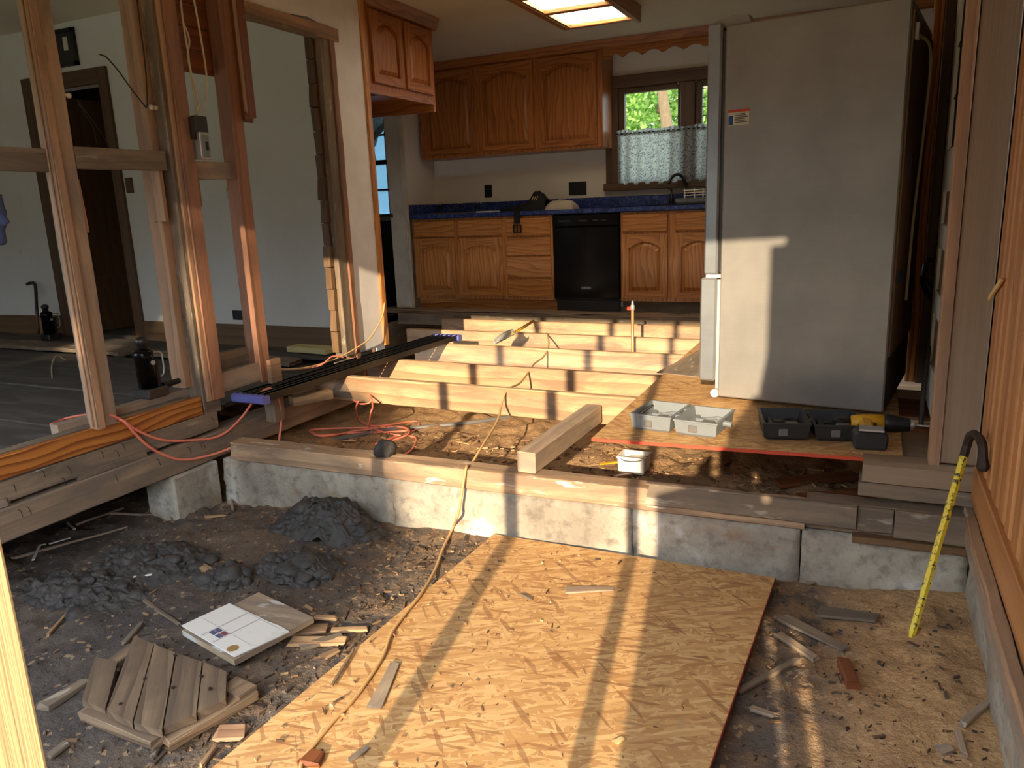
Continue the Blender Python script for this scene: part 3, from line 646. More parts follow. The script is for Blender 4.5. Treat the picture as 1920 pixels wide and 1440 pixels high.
# ------------------------------------------------------------------ right wall
r = setp(bpy.data.objects.new('wall_right', None), 'knotty pine panelled wall at the right edge', 'wall', None, 'structure'); COL.objects.link(r); r.location = (.45, 1.5, -.1); ROOTLOC[r.name] = 1
mk('backing', bbox(.40, .52, .2, 2.86, -.22, 2.52), M_['basebrown'], r)
y = 2.85; k = 0
while y > .3:
    wv = random.choice((.085, .105, .125, .14)); y0 = y - wv
    bm = NB(); prism(bm, [(.376, y0 + .012, .02), (.370, y0 + .02, .02), (.376, y0 + .028, .02), (.368, y0 + .034, .02), (.368, y - .012, .02), (.380, y - .001, .02), (.40, y - .001, .02), (.40, y0 + .001, .02), (.384, y0 + .001, .02)], (0, 0, 2.5), 2)
    mk('pine_board', bm, M_['pine'], r); y = y0; k += 1
mk('base_board', bbox(.352, .39, .2, 2.8, -.075, .045, bev=.004), M_['pine'], r)
mk('base_board', bbox(.362, .40, .2, 2.82, -.115, -.075, bev=.004), M_['basebrown'], r)
mk('sill_board', board((.366, .2, -.165), (.366, 2.84, -.165), .05, .10, rough=.005, segs=40), M_['stud_pale'], r)
mk('sill_board', board((.345, .2, -.118), (.345, 2.74, -.112), .03, .026, rough=.005, segs=40, ragged=(0, .05)), M_['stud'], r)
# jamb of the opening
r = thing('door_jamb', 'wide brown boxed jamb where the panelled wall meets the kitchen opening', 'jamb', (.3, 2.93, .0))
mk('jamb_face', bbox(.262, .372, 2.90, 2.925, .012, 2.52, bev=.003), M_['jamb'], r)
mk('jamb_edge', board((.244, 2.93, .0), (.238, 2.93, 2.52), .034, .075, up=(0, 1, 0)), M_['stud'], r)
mk('jamb_return', bbox(.262, .372, 2.926, 3.0, .0, 2.52), M_['trim'], r)
# kitchen side wall behind the refrigerator: trim, studs
bm = NB(); box(bm, .40, .5, 3.9, 7.1, -.3, 2.4); box(bm, .40, .5, 3.0, 3.9, 2.15, 2.4); box(bm, .45, .5, 2.9, 3.9, -.3, 2.2)
struct('wall_kitchen_right', bm, M_['trim'], 'dark kitchen wall behind the refrigerator', cat='wall')
r = setp(bpy.data.objects.new('door_1', None), 'old pale door with a latticed glass pane and brown lower panels, seen edge on', 'door', None, 'structure'); COL.objects.link(r); r.location = (.33, 3.4, 0); ROOTLOC[r.name] = 1
XX = .262
def dbox(y0, y1, z0, z1, x0=None, x1=None):
    x0, x1 = (XX if x0 is None else x0), (XX + .035 if x1 is None else x1)
    return bbox(x0, x1, y0, y1, z0, z1, bev=.003)
mk('stile', dbox(3.02, 3.13, .03, 2.1), M_['casing'], r); mk('stile', dbox(3.76, 3.87, .03, 2.1), M_['casing'], r)
for z0, z1 in ((.03, .20), (.42, .52), (.70, .80), (.93, 1.10), (1.98, 2.1)): mk('rail', dbox(3.13, 3.76, z0, z1), M_['casing'], r)
for z0, z1 in ((.20, .42), (.52, .70), (.80, .93)): mk('door_panel', dbox(3.13, 3.76, z0, z1, XX + .012, XX + .024), M_['jamb'], r)
g = mk('glass_pane', dbox(3.13, 3.76, 1.10, 1.98, XX + .014, XX + .018), M_['glass_blue'], r)
for i in range(5): mk('muntin', board((XX + .011, 3.13, 1.14 + i * .2), (XX + .011, 3.76, 1.10 + i * .2), .008, .008), M_['gun'], g)
for i, (x0, x1, y, mm) in enumerate(((.25, .296, 4.40, 'trim'), (.205, .249, 4.42, 'orange'), (.30, .345, 4.38, 'stud_pale'))):
    lone('wall_stud', bbox(x0, x1, y, y + .09, -.04, 2.299, bev=.003), M_[mm], ['dark trim board beyond the latticed door', 'orange stud behind the refrigerator', 'pale stud behind the latticed door'][i], 'stud', 'studs behind the refrigerator')

# ------------------------------------------------------------------ cabinet doors
def arch_door(w, h, arch=.05, m=.055, th=.022):
    """cathedral door in local coords: x 0..w, z 0..h, front at y=-th; returns frame bm, panel bm"""
    bm = NB(); n = 14
    def inner(off):
        a = m + off; hs = h - m * 1.15 - arch - off; pts = [(a, a), (w - a, a), (w - a, hs)]
        for i in range(1, n):
            t = i / n; x = (w - a) + (2 * a - w) * t; s = math.sin(math.pi * t); e = max(0., (s - .18) / .82) ** .8
            pts.append((x, hs + arch * e))
        pts.append((a, hs)); return pts
    ip = inner(0); hs = ip[2][1]
    op = [(0, 0), (w, 0), (w, h)] + [(p[0], h) for p in ip[3:-1]] + [(0, h)]
    def ring(pts, y): return [bm.verts.new((x, y, z)) for x, z in pts]
    o0, o1, i1, i0 = ring(op, 0), ring(op, -th), ring(ip, -th), ring(ip, -th * .1)
    N = len(op)
    for a, b in ((o0, o1), (o1, i1), (i1, i0)):
        for k in range(N): bm.faces.new((a[k], a[(k + 1) % N], b[(k + 1) % N], b[k]))
    bm.faces.new(o0)
    bmesh.ops.recalc_face_normals(bm, faces=bm.faces)
    def ax(f):
        c = f.calc_center_median(); return 0 if (c.z < m or c.z > hs) and m < c.x < w - m else 2
    uvfaces(bm, bm.faces, ax)
    pb = NB()
    def r2(off, y): return [pb.verts.new((x, y, z)) for x, z in inner(off)]
    q = [r2(.0, -th * .1), r2(.008, -th * .12), r2(.034, -th * .9)]
    for a, b in zip(q, q[1:]):
        for k in range(N): pb.faces.new((a[k], a[(k + 1) % N], b[(k + 1) % N], b[k]))
    pb.faces.new(q[-1]); bmesh.ops.recalc_face_normals(pb, faces=pb.faces)
    for f in pb.faces:
        if f.normal.y > .5: f.normal_flip()
    uvfaces(pb, pb.faces, 2); return bm, pb
def put_door(parent, x0, x1, z0, z1, y, mat, face='y', arch=.05):
    d, p = arch_door(x1 - x0, z1 - z0, arch)
    M = Matrix.Translation((x0, y, z0))
    if face == 'x': M = Matrix(((0, -1, 0, y), (1, 0, 0, x0), (0, 0, 1, z0), (0, 0, 0, 1)))
    d.transform(M); p.transform(M)
    o = mk('door', d, mat, parent); mk('raised_panel', p, mat, o); return o
def put_drawer(parent, x0, x1, z0, z1, y, mat):
    bm = NB(); box(bm, x0, x1, y - .02, y, z0, z1, axis=0, bev=.006); return mk('drawer_front', bm, mat, parent)
YB = 6.40
def bx_(u, v=480): return ony(u, v, YB).x
def bz_(u, v): return ony(u, v, YB).z
zt, zd0, zd1, zdoor1, zdoor0, ztoe = .865, .70, .845, .683, .145, .11
# left base cabinet
xa, xb, xc, xd = -4.03, bx_(947), bx_(1038), bx_(1164)
oak = M_['oak']
r = thing('base_cabinet', 'oak base cabinet with two arched doors at the left end of the counter', 'cabinet', ((xa + xb) / 2, YB, 0), 'oak base cabinets')
mk('carcass', bbox(xa, xb, YB, 6.98, ztoe, zt, axis=2, bev=.002), oak, r); mk('toe_kick', bbox(xa, xb, YB + .06, YB + .08, .0, ztoe, axis=0), oak, r)
xm = bx_(859)
for a, b in ((xa + .03, xm - .022), (xm + .022, xb - .02)):
    put_drawer(r, a, b, zd0, zd1, YB, oak); put_door(r, a, b, zdoor0, zdoor1, YB, oak)
r = thing('base_cabinet', 'oak base cabinet of four drawers left of the black dishwasher', 'cabinet', ((xb + xc) / 2, YB, 0), 'oak base cabinets')
mk('carcass', bbox(xb, xc, YB, 6.98, ztoe, zt, axis=2, bev=.002), oak, r); mk('toe_kick', bbox(xb, xc, YB + .06, YB + .08, .0, ztoe, axis=0), oak, r)
for z0, z1 in ((.69, .845), (.515, .675), (.315, .505), (.135, .30)): put_drawer(r, xb + .025, xc - .02, z0, z1, YB, oak)
# dishwasher
r = thing('dishwasher', 'black dishwasher between the oak base cabinets', 'dishwasher', ((xc + xd) / 2, YB, 0))
mk('tub', bbox(xc + .006, xd - .006, YB + .02, 6.95, .1, .862), M_['black'], r)
d = mk('door', bbox(xc + .006, xd - .006, YB - .022, YB + .019, .13, .755, bev=.006), M_['black_gloss'], r)
pan = mk('control_panel', bbox(xc + .006, xd - .006, YB - .026, YB + .019, .76, .862, bev=.006), M_['black_gloss'], r)
for i, (a, b) in enumerate(((.07, .18), (.25, .33), (.38, .43), (.46, .5))):
    mk('button_row', bbox(xc + a, xc + b, YB - .0285, YB - .0262, .80, .815), M_['gun'], pan)
bm = NB(); xm = (xc + xd) / 2; z = .215
for a, b, c, e in ((-.045, .045, z, z + .003), (-.045, .045, z + .017, z + .02), (-.045, -.042, z, z + .02), (.042, .045, z, z + .02)): box(bm, xm + a, xm + b, YB - .025, YB - .0222, c, e)
for k in range(10): box(bm, xm - .036 + k * .0074, xm - .031 + k * .0074, YB - .025, YB - .0222, z + .006, z + .014)
mk('badge', bm, M_['steel'], d)
mk('kick_plate', bbox(xc + .03, xd - .01, YB + .0, YB + .03, .02, .115, bev=.003), M_['black'], r)
# sink base
xe = -.62
r = thing('base_cabinet', 'oak sink cabinet right of the black dishwasher', 'cabinet', ((xd + xe) / 2, YB, 0), 'oak base cabinets')
mk('carcass', bbox(xd, xe, YB, 6.98, ztoe, zt, axis=2, bev=.002), oak, r); mk('toe_kick', bbox(xd, xe, YB + .06, YB + .08, .0, ztoe, axis=0), M_['grey'], r)
a1, b1 = xd + .02, bx_(1252); a2 = bx_(1266); b2 = a2 + (b1 - a1)
for a, b in ((a1, b1), (a2, b2)): put_drawer(r, a, b, zd0, zd1, YB, oak); put_door(r, a, b, zdoor0, zdoor1, YB, oak)
# countertop
r = thing('countertop', 'blue marbled laminate countertop with backsplash', 'countertop', (-2.2, 6.7, .866))
mk('slab', bbox(-4.08, .38, 6.365, 6.99, .867, .907, bev=.008), M_['blue_top'], r); mk('backsplash', bbox(-4.08, .38, 6.968, 6.995, .907, 1.005, bev=.004), M_['blue_top'], r)
mk('side_splash', bbox(-4.095, -4.068, 6.42, 6.968, .907, 1.005, bev=.004), M_['blue_top'], r)
# uppers
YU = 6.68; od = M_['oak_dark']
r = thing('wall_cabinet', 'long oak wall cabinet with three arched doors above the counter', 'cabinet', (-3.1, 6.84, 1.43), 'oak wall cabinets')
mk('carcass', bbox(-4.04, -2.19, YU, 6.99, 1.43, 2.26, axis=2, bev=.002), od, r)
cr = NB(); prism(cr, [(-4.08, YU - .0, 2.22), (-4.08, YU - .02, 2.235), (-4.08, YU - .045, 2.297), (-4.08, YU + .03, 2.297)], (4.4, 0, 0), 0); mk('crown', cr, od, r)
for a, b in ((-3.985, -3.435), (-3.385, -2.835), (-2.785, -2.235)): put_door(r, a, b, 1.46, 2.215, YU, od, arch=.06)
# scalloped valance
pts = []; x0, x1 = -2.185, -.62; n = 64
for i in range(n + 1):
    t = i / n; x = x0 + (x1 - x0) * t; pts.append((x, YU, 2.145 + (.04 * abs(math.sin(t * math.pi * 9)) if .05 < t else 0) + (.05 * min(1, max(0, (t - .05) * 6)) * 0)))
bm = NB(); prism(bm, pts + [(x1, YU, 2.26), (x0, YU, 2.26)], (0, .02, 0), 0)
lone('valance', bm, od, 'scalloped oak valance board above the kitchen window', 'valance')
# cabinet over the alcove at the left
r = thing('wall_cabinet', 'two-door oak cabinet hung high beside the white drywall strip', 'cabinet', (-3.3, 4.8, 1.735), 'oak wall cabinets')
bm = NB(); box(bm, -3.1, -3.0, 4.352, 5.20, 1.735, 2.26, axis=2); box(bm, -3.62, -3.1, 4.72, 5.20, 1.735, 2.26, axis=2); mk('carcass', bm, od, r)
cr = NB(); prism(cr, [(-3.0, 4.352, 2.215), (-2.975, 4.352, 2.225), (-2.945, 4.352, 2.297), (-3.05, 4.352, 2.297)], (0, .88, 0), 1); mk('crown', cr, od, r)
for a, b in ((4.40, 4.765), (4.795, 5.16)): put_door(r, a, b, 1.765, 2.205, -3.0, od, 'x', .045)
mk('end_rail', bbox(-3.62, -3.0, 5.17, 5.2, 1.655, 1.735, axis=0), od, r)
mk('front_rail', bbox(-3.03, -3.001, 4.352, 5.2, 1.70, 1.735, axis=1), od, r)
# kitchen window
r = setp(bpy.data.objects.new('window_1', None), 'dark framed kitchen window over the sink', 'window', None, 'structure'); COL.objects.link(r); r.location = (-1.4, 7.0, 1.07); ROOTLOC[r.name] = 1
tr = M_['trim']
def wb(n, x0, x1, z0, z1, y0=6.955, y1=7.0, p=r, mm=tr, ax=None): return mk(n, bbox(x0, x1, y0, y1, z0, z1, axis=ax, bev=.004), mm, p)
wb('casing', -2.255, -2.14, 1.10, 2.04); wb('casing', -.72, -.60, 1.10, 2.04); wb('casing', -2.255, -.60, 1.94, 2.045, 6.95)
wb('sill', -2.27, -.58, 1.055, 1.12, 6.92); wb('mullion', -1.575, -1.45, 1.12, 1.94, 6.96)
for x0, x1 in ((-2.14, -1.575), (-1.45, -.72)):
    s = wb('sash', x0, x0 + .055, 1.12, 1.94, 6.985, 7.05); 
    for q in ((x1 - .03, x1, 1.12, 1.94), (x0 + .055, x1 - .03, 1.895, 1.94), (x0 + .055, x1 - .03, 1.12, 1.16)): wb('sash', *q, 6.985, 7.05)
    mk('glass_pane', bbox(x0 + .05, x1 - .025, 7.015, 7.02, 1.15, 1.9), M_['glass'], r)
g = [c for c in r.children if c.name.startswith('glass_pane')][-1]
for i in range(9): mk('lead_came', bbox(-1.40 + i * .085, -1.394 + i * .085, 7.008, 7.024, 1.15, 1.9), M_['black_metal'], g)
for i in range(10): mk('lead_came', bbox(-1.40, -.75, 7.008, 7.024, 1.2 + i * .075, 1.206 + i * .075), M_['black_metal'], g)
def curtain(x0, x1, y, z0, z1, amp, waves, nz=16, ruffle=.0):
    bm = NB(); n = int(waves * 12); g_ = []
    for j in range(nz + 1):
        t = j / nz; row = []
        for i in range(n + 1):
            u = i / n; ph = u * waves * 2 * math.pi + 1.3 * math.sin(u * 9)
            a = amp * (1 - .5 * t) * (.6 + .6 * abs(fbm(u * 5, 2)))
            row.append(bm.verts.new((x0 + (x1 - x0) * u, y + a * math.sin(ph), z0 + (z1 - z0) * t + .006 * math.sin(u * 40) * (t > .95))))
        g_.append(row)
    for a, b in zip(g_, g_[1:]):
        for i in range(n): bm.faces.new((a[i], a[i + 1], b[i + 1], b[i]))
    return bm
r = thing('cafe_curtain', 'patterned short curtain hanging across the lower kitchen window', 'curtain', (-1.4, 6.93, 1.1))
mk('fabric', curtain(-2.13, -.72, 6.925, 1.10, 1.545, .022, 13), M_['curtain'], r, True)
mk('ruffle', curtain(-2.14, -.71, 6.922, 1.53, 1.575, .014, 34, 3), M_['curtain'], r, True)
bm = NB(); tube(bm, [(-2.15, 6.925, 1.548), (-.7, 6.925, 1.548)], .006); mk('rod', bm, M_['black_metal'], r)
# nook window, curtain, dark panel, white casing
r = setp(bpy.data.objects.new('window_2', None), 'dark muntined window in the side nook', 'window', None, 'structure'); COL.objects.link(r); r.location = (-4.9, 7.0, .92); ROOTLOC[r.name] = 1
mk('glass_pane', bbox(-5.35, -4.45, 7.05, 7.055, .92, 2.1), M_['glass_blue'], r)
for x in (-5.34, -5.12, -4.90, -4.69, -4.46): mk('muntin', bbox(x - .009, x + .009, 7.03, 7.06, .92, 2.1), M_['black_metal'], r)
for z in (1.18, 1.74): mk('muntin', bbox(-5.35, -4.45, 7.03, 7.06, z - .009, z + .009), M_['black_metal'], r)
mk('meeting_rail', bbox(-5.35, -4.45, 7.02, 7.06, 1.44, 1.485), M_['black_metal'], r); mk('sill', bbox(-5.4, -4.4, 6.95, 7.05, .9, .93), M_['trim'], r)
r = thing('tied_curtain', 'white curtain tied back in front of the nook window', 'curtain', (-4.75, 6.95, 1.5))
bm = NB(); n = 40; rows = []
for j in range(21):
    t = j / 20; z = 2.1 - .62 * t; row = []
    cx = -4.72 - .12 * t; wv = .34 * (1 - t) ** 1.3 + .04 if t < .8 else .04 + .5 * (t - .8)
    for i in range(n + 1):
        u = i / n; row.append(bm.verts.new((cx + (u - .5) * wv, 6.95 + .02 * math.sin(u * 40), z)))
    rows.append(row)
for a, b in zip(rows, rows[1:]):
    for i in range(n): bm.faces.new((a[i], a[i + 1], b[i + 1], b[i]))
mk('drape', bm, M_['curtain_w'], r, True)
bm = NB(); prism(bm, [(-4.50, 6.93, 1.95), (-4.50, 6.93, 1.87), (-4.84, 6.93, 1.62), (-4.86, 6.93, 1.68)], (0, .012, 0)); mk('tie', bm, M_['curtain_w'], r)
lone('dark_panel', bbox(-5.6, -4.24, 6.9, 6.98, -.03, .86, bev=.004), M_['black'], 'dark low panel under the nook window', 'panel')
r = setp(bpy.data.objects.new('trim_2', None), 'scuffed white door casing left of the oak base cabinets', 'casing', None, 'structure'); COL.objects.link(r); r.location = (-4.14, 6.35, 0); ROOTLOC[r.name] = 1
mk('casing_board', bbox(-4.225, -4.06, 6.33, 6.368, .02, 2.30, axis=2, bev=.004), M_['casing'], r)
for k in range(3): mk('casing_bead', bbox(-4.066 + k * .012, -4.058 + k * .012, 6.322 + .008 * k, 6.366, .02, 2.30), M_['casing'], r)
mk('strike_plate', bbox(-4.215, -4.195, 6.326, 6.331, .89, .93), M_['rust'], r)
# floor remnant in front of the cabinets
r = thing('floor_remnant', 'ragged leftover strip of layered flooring in front of the oak cabinets', 'floor strip', (-2, 6.3, 0))
mk('layer', board((-4.35, 6.315, -.012), (.3, 6.33, -.005), .20, .02, rough=.012, segs=60), M_['stud_pale'], r)
mk('layer', board((-4.35, 6.33, .008), (-1.8, 6.34, .012), .17, .012, rough=.012, segs=40, ragged=(0, .1)), M_['stud_pale'], r)
mk('layer', board((-1.9, 6.32, .006), (.3, 6.33, .012), .19, .010, rough=.008, segs=30), M_['stud_pale'], r)
# ------------------------------------------------------------------ refrigerator
ang = math.atan2(3.488 - 3.584, .707)
r = thing('refrigerator', 'tall grey refrigerator standing sideways on the strand board', 'refrigerator', (-.62, 3.584, .012), rot=(0, 0, ang))
fr = M_['fridge']; fd = M_['fridge_door']
mk('cabinet_body', bbox(0, .713, 0, .84, .012, 1.645, bev=.006), fr, r)
mk('gasket', bbox(-.014, -.001, .012, .82, .6, 1.625), M_['gun'], r); mk('gasket', bbox(-.014, -.001, .008, .82, .05, .565), M_['paper'], r)
mk('upper_door', bbox(-.078, -.015, -.002, .845, .588, 1.662, bev=.008), fd, r)
mk('lower_door', bbox(-.092, -.015, -.004, .847, .085, .572, bev=.008), fd, r)
mk('hinge', bbox(-.07, .0, .01, .05, .573, .587), M_['white'], r)
bm = NB(); prism(bm, [(-.06, .03, 1.646), (.10, .03, 1.646), (.085, .03, 1.685), (.02, .03, 1.69), (-.06, .03, 1.672)], (0, .06, 0)); mk('hinge_cover', bm, fr, r)
bm = NB(); lathe(bm, [(.0, -.015), (.02, -.015), (.02, .015), (.0, .015)], (-.02, .03, .022), 16, 'y'); mk('roller', bm, M_['white'], r)
s = mk('label_sticker', bbox(.02, .112, -.0035, -.0005, 1.235, 1.3), M_['paper'], r)
mk('label_band', bbox(.02, .112, -.0045, -.0034, 1.289, 1.3), M_['redpaint'], s); mk('label_mark', bbox(.022, .042, -.0045, -.0034, 1.238, 1.275), M_['tape'], s)
for k in range(6): mk('label_line', bbox(.05, .106 - .006 * (k % 3), -.0045, -.0034, 1.245 + k * .007, 1.248 + k * .007), M_['gun'], s)
bk = mk('back_panel', bbox(.713, .722, .02, .82, .25, 1.60), M_['basebrown'], r)
mk('back_clip', bbox(.722, .735, .06, .10, 1.50, 1.56), M_['white'], r)
bm = NB(); tube(bm, spline([(.73, .08, 1.52), (.76, .3, 1.48), (.745, .45, 1.2), (.735, .4, .8), (.735, .35, .45)]), .006); mk('water_line', bm, M_['cable'], r)
mk('tape_piece', bbox(.722, .725, .25, .28, 1.0, 1.08), M_['tape'], r); mk('tape_piece', bbox(.722, .725, .12, .25, .55, .60), M_['tape'], r)
mk('compressor_cover', bbox(.713, .716, .03, .8, .02, .245), M_['rust'], r)
lone('drain_hose', (lambda b: (tube(b, spline([(.25, 4.2, .52), (.27, 4.05, .50), (.275, 3.95, .42), (.26, 3.8, .3), (.24, 3.6, .1), (.235, 3.5, -.02)]), .010), b)[-1])(NB()), M_['rubber'], 'dark rubber hose hanging behind the refrigerator', 'hose', smooth=True)
lone('valve_pipe', (lambda b: (tube(b, [(.30, 4.4, .52), (.30, 4.4, .62)], .012), tube(b, [(.26, 4.4, .60), (.36, 4.4, .60)], .012), tube(b, [(.30, 4.4, .62), (.30, 4.4, .67)], .018), b)[-1])(NB()), M_['rust'], 'rusty valve on the wall behind the refrigerator', 'valve')
lone('water_hose', (lambda b: (tube(b, spline([(.25, 4.35, .58), (.24, 4.2, .50), (.29, 4.05, .42), (.33, 3.95, .36)]), .012), b)[-1])(NB()), M_['black'], 'short black hose under the rusty valve', 'hose', smooth=True)
# ------------------------------------------------------------------ ceiling light, vent
r = thing('ceiling_light', 'lit box ceiling light with an oak frame and two panels', 'ceiling light', (-1.93, 5.3, 2.2))
zc = 2.205; X0, X1, Y1_, Y0_ = -2.17, -1.58, 5.72, 4.3
xs = (X0, X0 + .05, X1 - .09, X1 - .03)
mk('frame_side', bbox(X0, X0 + .05, Y0_, Y1_, zc, 2.299, axis=1, bev=.004), oak, r); mk('frame_side', bbox(X1 - .03, X1, Y0_, Y1_, zc - .02, 2.299, axis=1, bev=.004), M_['oak_dark'], r)
mk('frame_end', bbox(X0 + .05, X1 - .03, Y1_ - .05, Y1_, zc, 2.299, axis=0, bev=.004), oak, r); mk('frame_end', bbox(X0 + .05, X1 - .03, Y0_, Y0_ + .05, zc, 2.299, axis=0, bev=.004), oak, r)
mk('cross_bar', bbox(X0 + .05, X1 - .03, 5.18, 5.24, zc, 2.25, axis=0, bev=.004), oak, r); mk('cross_bar', bbox(X0 + .05, X1 - .03, 4.74, 4.80, zc, 2.25, axis=0, bev=.004), oak, r)
for a, b in ((5.24, Y1_ - .05), (4.80, 5.18), (Y0_ + .05, 4.74)):
    mk('diffuser', bbox(X0 + .05, X1 - .09, a, b, zc + .025, zc + .03), M_['diffuser'], r)
    mk('diffuser_bead', bbox(X0 + .05, X0 + .07, a, b, zc + .004, zc + .03), oak, r)
mk('inner_rail', bbox(X1 - .09, X1 - .03, Y0_, Y1_ - .05, zc + .02, zc + .04), M_['green_wood'], r)  # offcut colour reused to paint the greenish light on this strip
r = thing('ceiling_vent', 'small rusty ceiling vent grille at the top edge', 'vent', (-2.35, 4.62, 2.29))
mk('frame', bbox(-2.46, -2.28, 4.40, 4.66, 2.288, 2.299), M_['vent'], r)
for k in range(8): mk('slat', bbox(-2.45 + k * .02, -2.442 + k * .02, 4.42, 4.65, 2.276, 2.288), M_['vent'], r)
# wall plates
lone('outlet_plate', bbox(-3.53, -3.45, 6.988, 6.999, 1.05, 1.17, bev=.003), M_['black'], 'upright black outlet plate above the counter', 'outlet', 'wall plates')
lone('outlet_plate', bbox(-2.635, -2.46, 6.988, 6.999, 1.035, 1.155, bev=.003), M_['black'], 'wide black outlet plate near the kitchen window', 'outlet', 'wall plates')

# ------------------------------------------------------------------ strand boards
def sheet(name, corners, th, label, edges):
    c = [Vector(p) for p in corners]; cen = sum(c, Vector()) / 4
    r = thing(name, label, 'strand board', cen - Vector((0, 0, th)))
    bm = NB(); prism(bm, [p - Vector((0, 0, th)) for p in c], (0, 0, th), 1); mk('panel', bm, M_['osb'], r)
    for i, mm in edges:
        a, b = c[i], c[(i + 1) % 4]; d = (b - a).normalized(); nrm = Vector((d.y, -d.x, 0))
        bm = NB(); prism(bm, [a - Vector((0, 0, th)), b - Vector((0, 0, th)), b - Vector((0, 0, .0)), a - Vector((0, 0, .0))], nrm * .003, 1); mk('painted_edge', bm, M_[mm], r)
    return r
zg = -.428
sheet('strand_board', [(-1.47, .32, zg), (-.33, .30, zg), (-.245, 2.69, zg + .012), (-1.40, 2.715, zg - .004)], .012, 'strand board sheet lying on the dirt in the foreground', [(1, 'darkredpaint')])
sheet('strand_board', [(-.995, 2.845, 0), (.15, 2.93, 0), (.16, 5.0, 0), (-1.02, 5.22, 0)], .013, 'strand board sheet with a red edge under the refrigerator', [(0, 'redpaint')])
bm = NB(); prism(bm, [(-1.05, 4.12, .001), (-.60, 4.02, .001), (-.52, 4.6, .001), (-.95, 4.9, .001)], (0, 0, .005), 1)
lone('loose_sheet', bm, M_['plywood'], 'thin pale sheet lying on the strand board left of the refrigerator', 'sheet')
# ------------------------------------------------------------------ left room bits
r = setp(bpy.data.objects.new('door_2', None), 'dark casing of the doorway in the far left wall', 'door frame', None, 'structure'); COL.objects.link(r); r.location = (-6.05, 4.48, 0); ROOTLOC[r.name] = 1
mk('casing', bbox(DX0 - .14, DX0, 4.475, 4.505, -.05, DZ + .12, bev=.004), M_['trim'], r); mk('casing', bbox(DX1, DX1 + .10, 4.475, 4.505, -.05, DZ + .12, bev=.004), M_['trim'], r)
mk('casing', bbox(DX0, DX1, 4.475, 4.505, DZ, DZ + .12, bev=.004), M_['trim'], r)
r = thing('panel_door', 'dark five-panel door standing open in the far left doorway', 'door', (DX0 + .03, 4.6, -.03))
dx, dy = .14, .70
def dr(a, b, z0, z1, t0, t1):
    p = lambda s: Vector((DX0 + .02 + dx * s, 4.56 + dy * s, 0)); nn = Vector((dy, -dx, 0)).normalized(); bm = NB()
    prism(bm, [p(a) + nn * t0 + Vector((0, 0, z0)), p(b) + nn * t0 + Vector((0, 0, z0)), p(b) + nn * t0 + Vector((0, 0, z1)), p(a) + nn * t0 + Vector((0, 0, z1))], nn * (t1 - t0), 2); return bm
mk('stile', dr(0, .16, -.02, 2.0, 0, .035), M_['trim'], r); mk('stile', dr(.84, 1, -.02, 2.0, 0, .035), M_['trim'], r)
zz = [-.02, .12, .16]
for k in range(6): mk('rail', dr(.16, .84, -.02 + k * .385, .08 + k * .385, 0, .035), M_['trim'], r)
for k in range(5): mk('door_panel', dr(.16, .84, .08 + k * .385, .365 + k * .385, .01, .02), M_['trim'], r)
struct('baseboard_hall', bbox(-7.1, -5.31, 5.97, 5.995, -.03, .15), M_['basebrown'], 'brown baseboard inside the hallway', cat='baseboard')
struct('wall_hall_liner', bbox(-6.1, -5.31, 5.985, 5.999, .15, 2.4), M_['wall'], 'pale wall patch inside the hallway', cat='wall')
r = thing('picture_frame', 'dark framed picture hung high on the far left wall', 'picture', (-6.08, 4.48, 2.2))
px0, px1, pz0, pz1 = -6.36, -5.86, 2.19, 2.47
for q in ((px0, px1, pz0, pz0 + .03), (px0, px1, pz1 - .03, pz1), (px0, px0 + .03, pz0, pz1), (px1 - .03, px1, pz0, pz1)): mk('frame', bbox(q[0], q[1], 4.47, 4.497, q[2], q[3]), M_['black'], r)
mk('picture', bbox(px0 + .03, px1 - .03, 4.485, 4.495, pz0 + .03, pz1 - .03), M_['gun'], r); mk('bright_patch', bbox(px1 - .14, px1 - .09, 4.481, 4.4855, pz0 + .12, pz1 - .06), M_['paper'], r)
lone('outlet_plate', bbox(-4.545, -4.41, 4.488, 4.499, .16, .235, bev=.003), M_['black'], 'black outlet plate low on the white far wall', 'outlet', 'wall plates')
lone('switch_plate', bbox(-5.535, -5.455, 4.488, 4.499, 1.175, 1.295, bev=.003), M_['trim'], 'brown switch plate right of the dark doorway', 'switch', 'wall plates')
r = thing('wall_note', 'small pale paper note stuck on the white far wall', 'note', (-4.42, 4.49, 1.08))
mk('sheet', bbox(-4.465, -4.385, 4.496, 4.499, 1.085, 1.17), M_['note'], r)
bm = NB(); tube(bm, spline([(-4.458, 4.4945, 1.148), (-4.45, 4.4945, 1.155), (-4.442, 4.4945, 1.147), (-4.43, 4.4945, 1.156), (-4.42, 4.4945, 1.149), (-4.412, 4.4945, 1.158)], 4), .002, 4); mk('scribble', bm, M_['ink'], r)
bm = NB(); lathe(bm, [(0, -.004), (.022, -.004), (.022, .004), (0, .004)], (-7.05, 4.496, .72), 16, 'y'); lone('wall_patch', bm, M_['white'], 'small round patch on the wall above the hidden jack', 'patch')
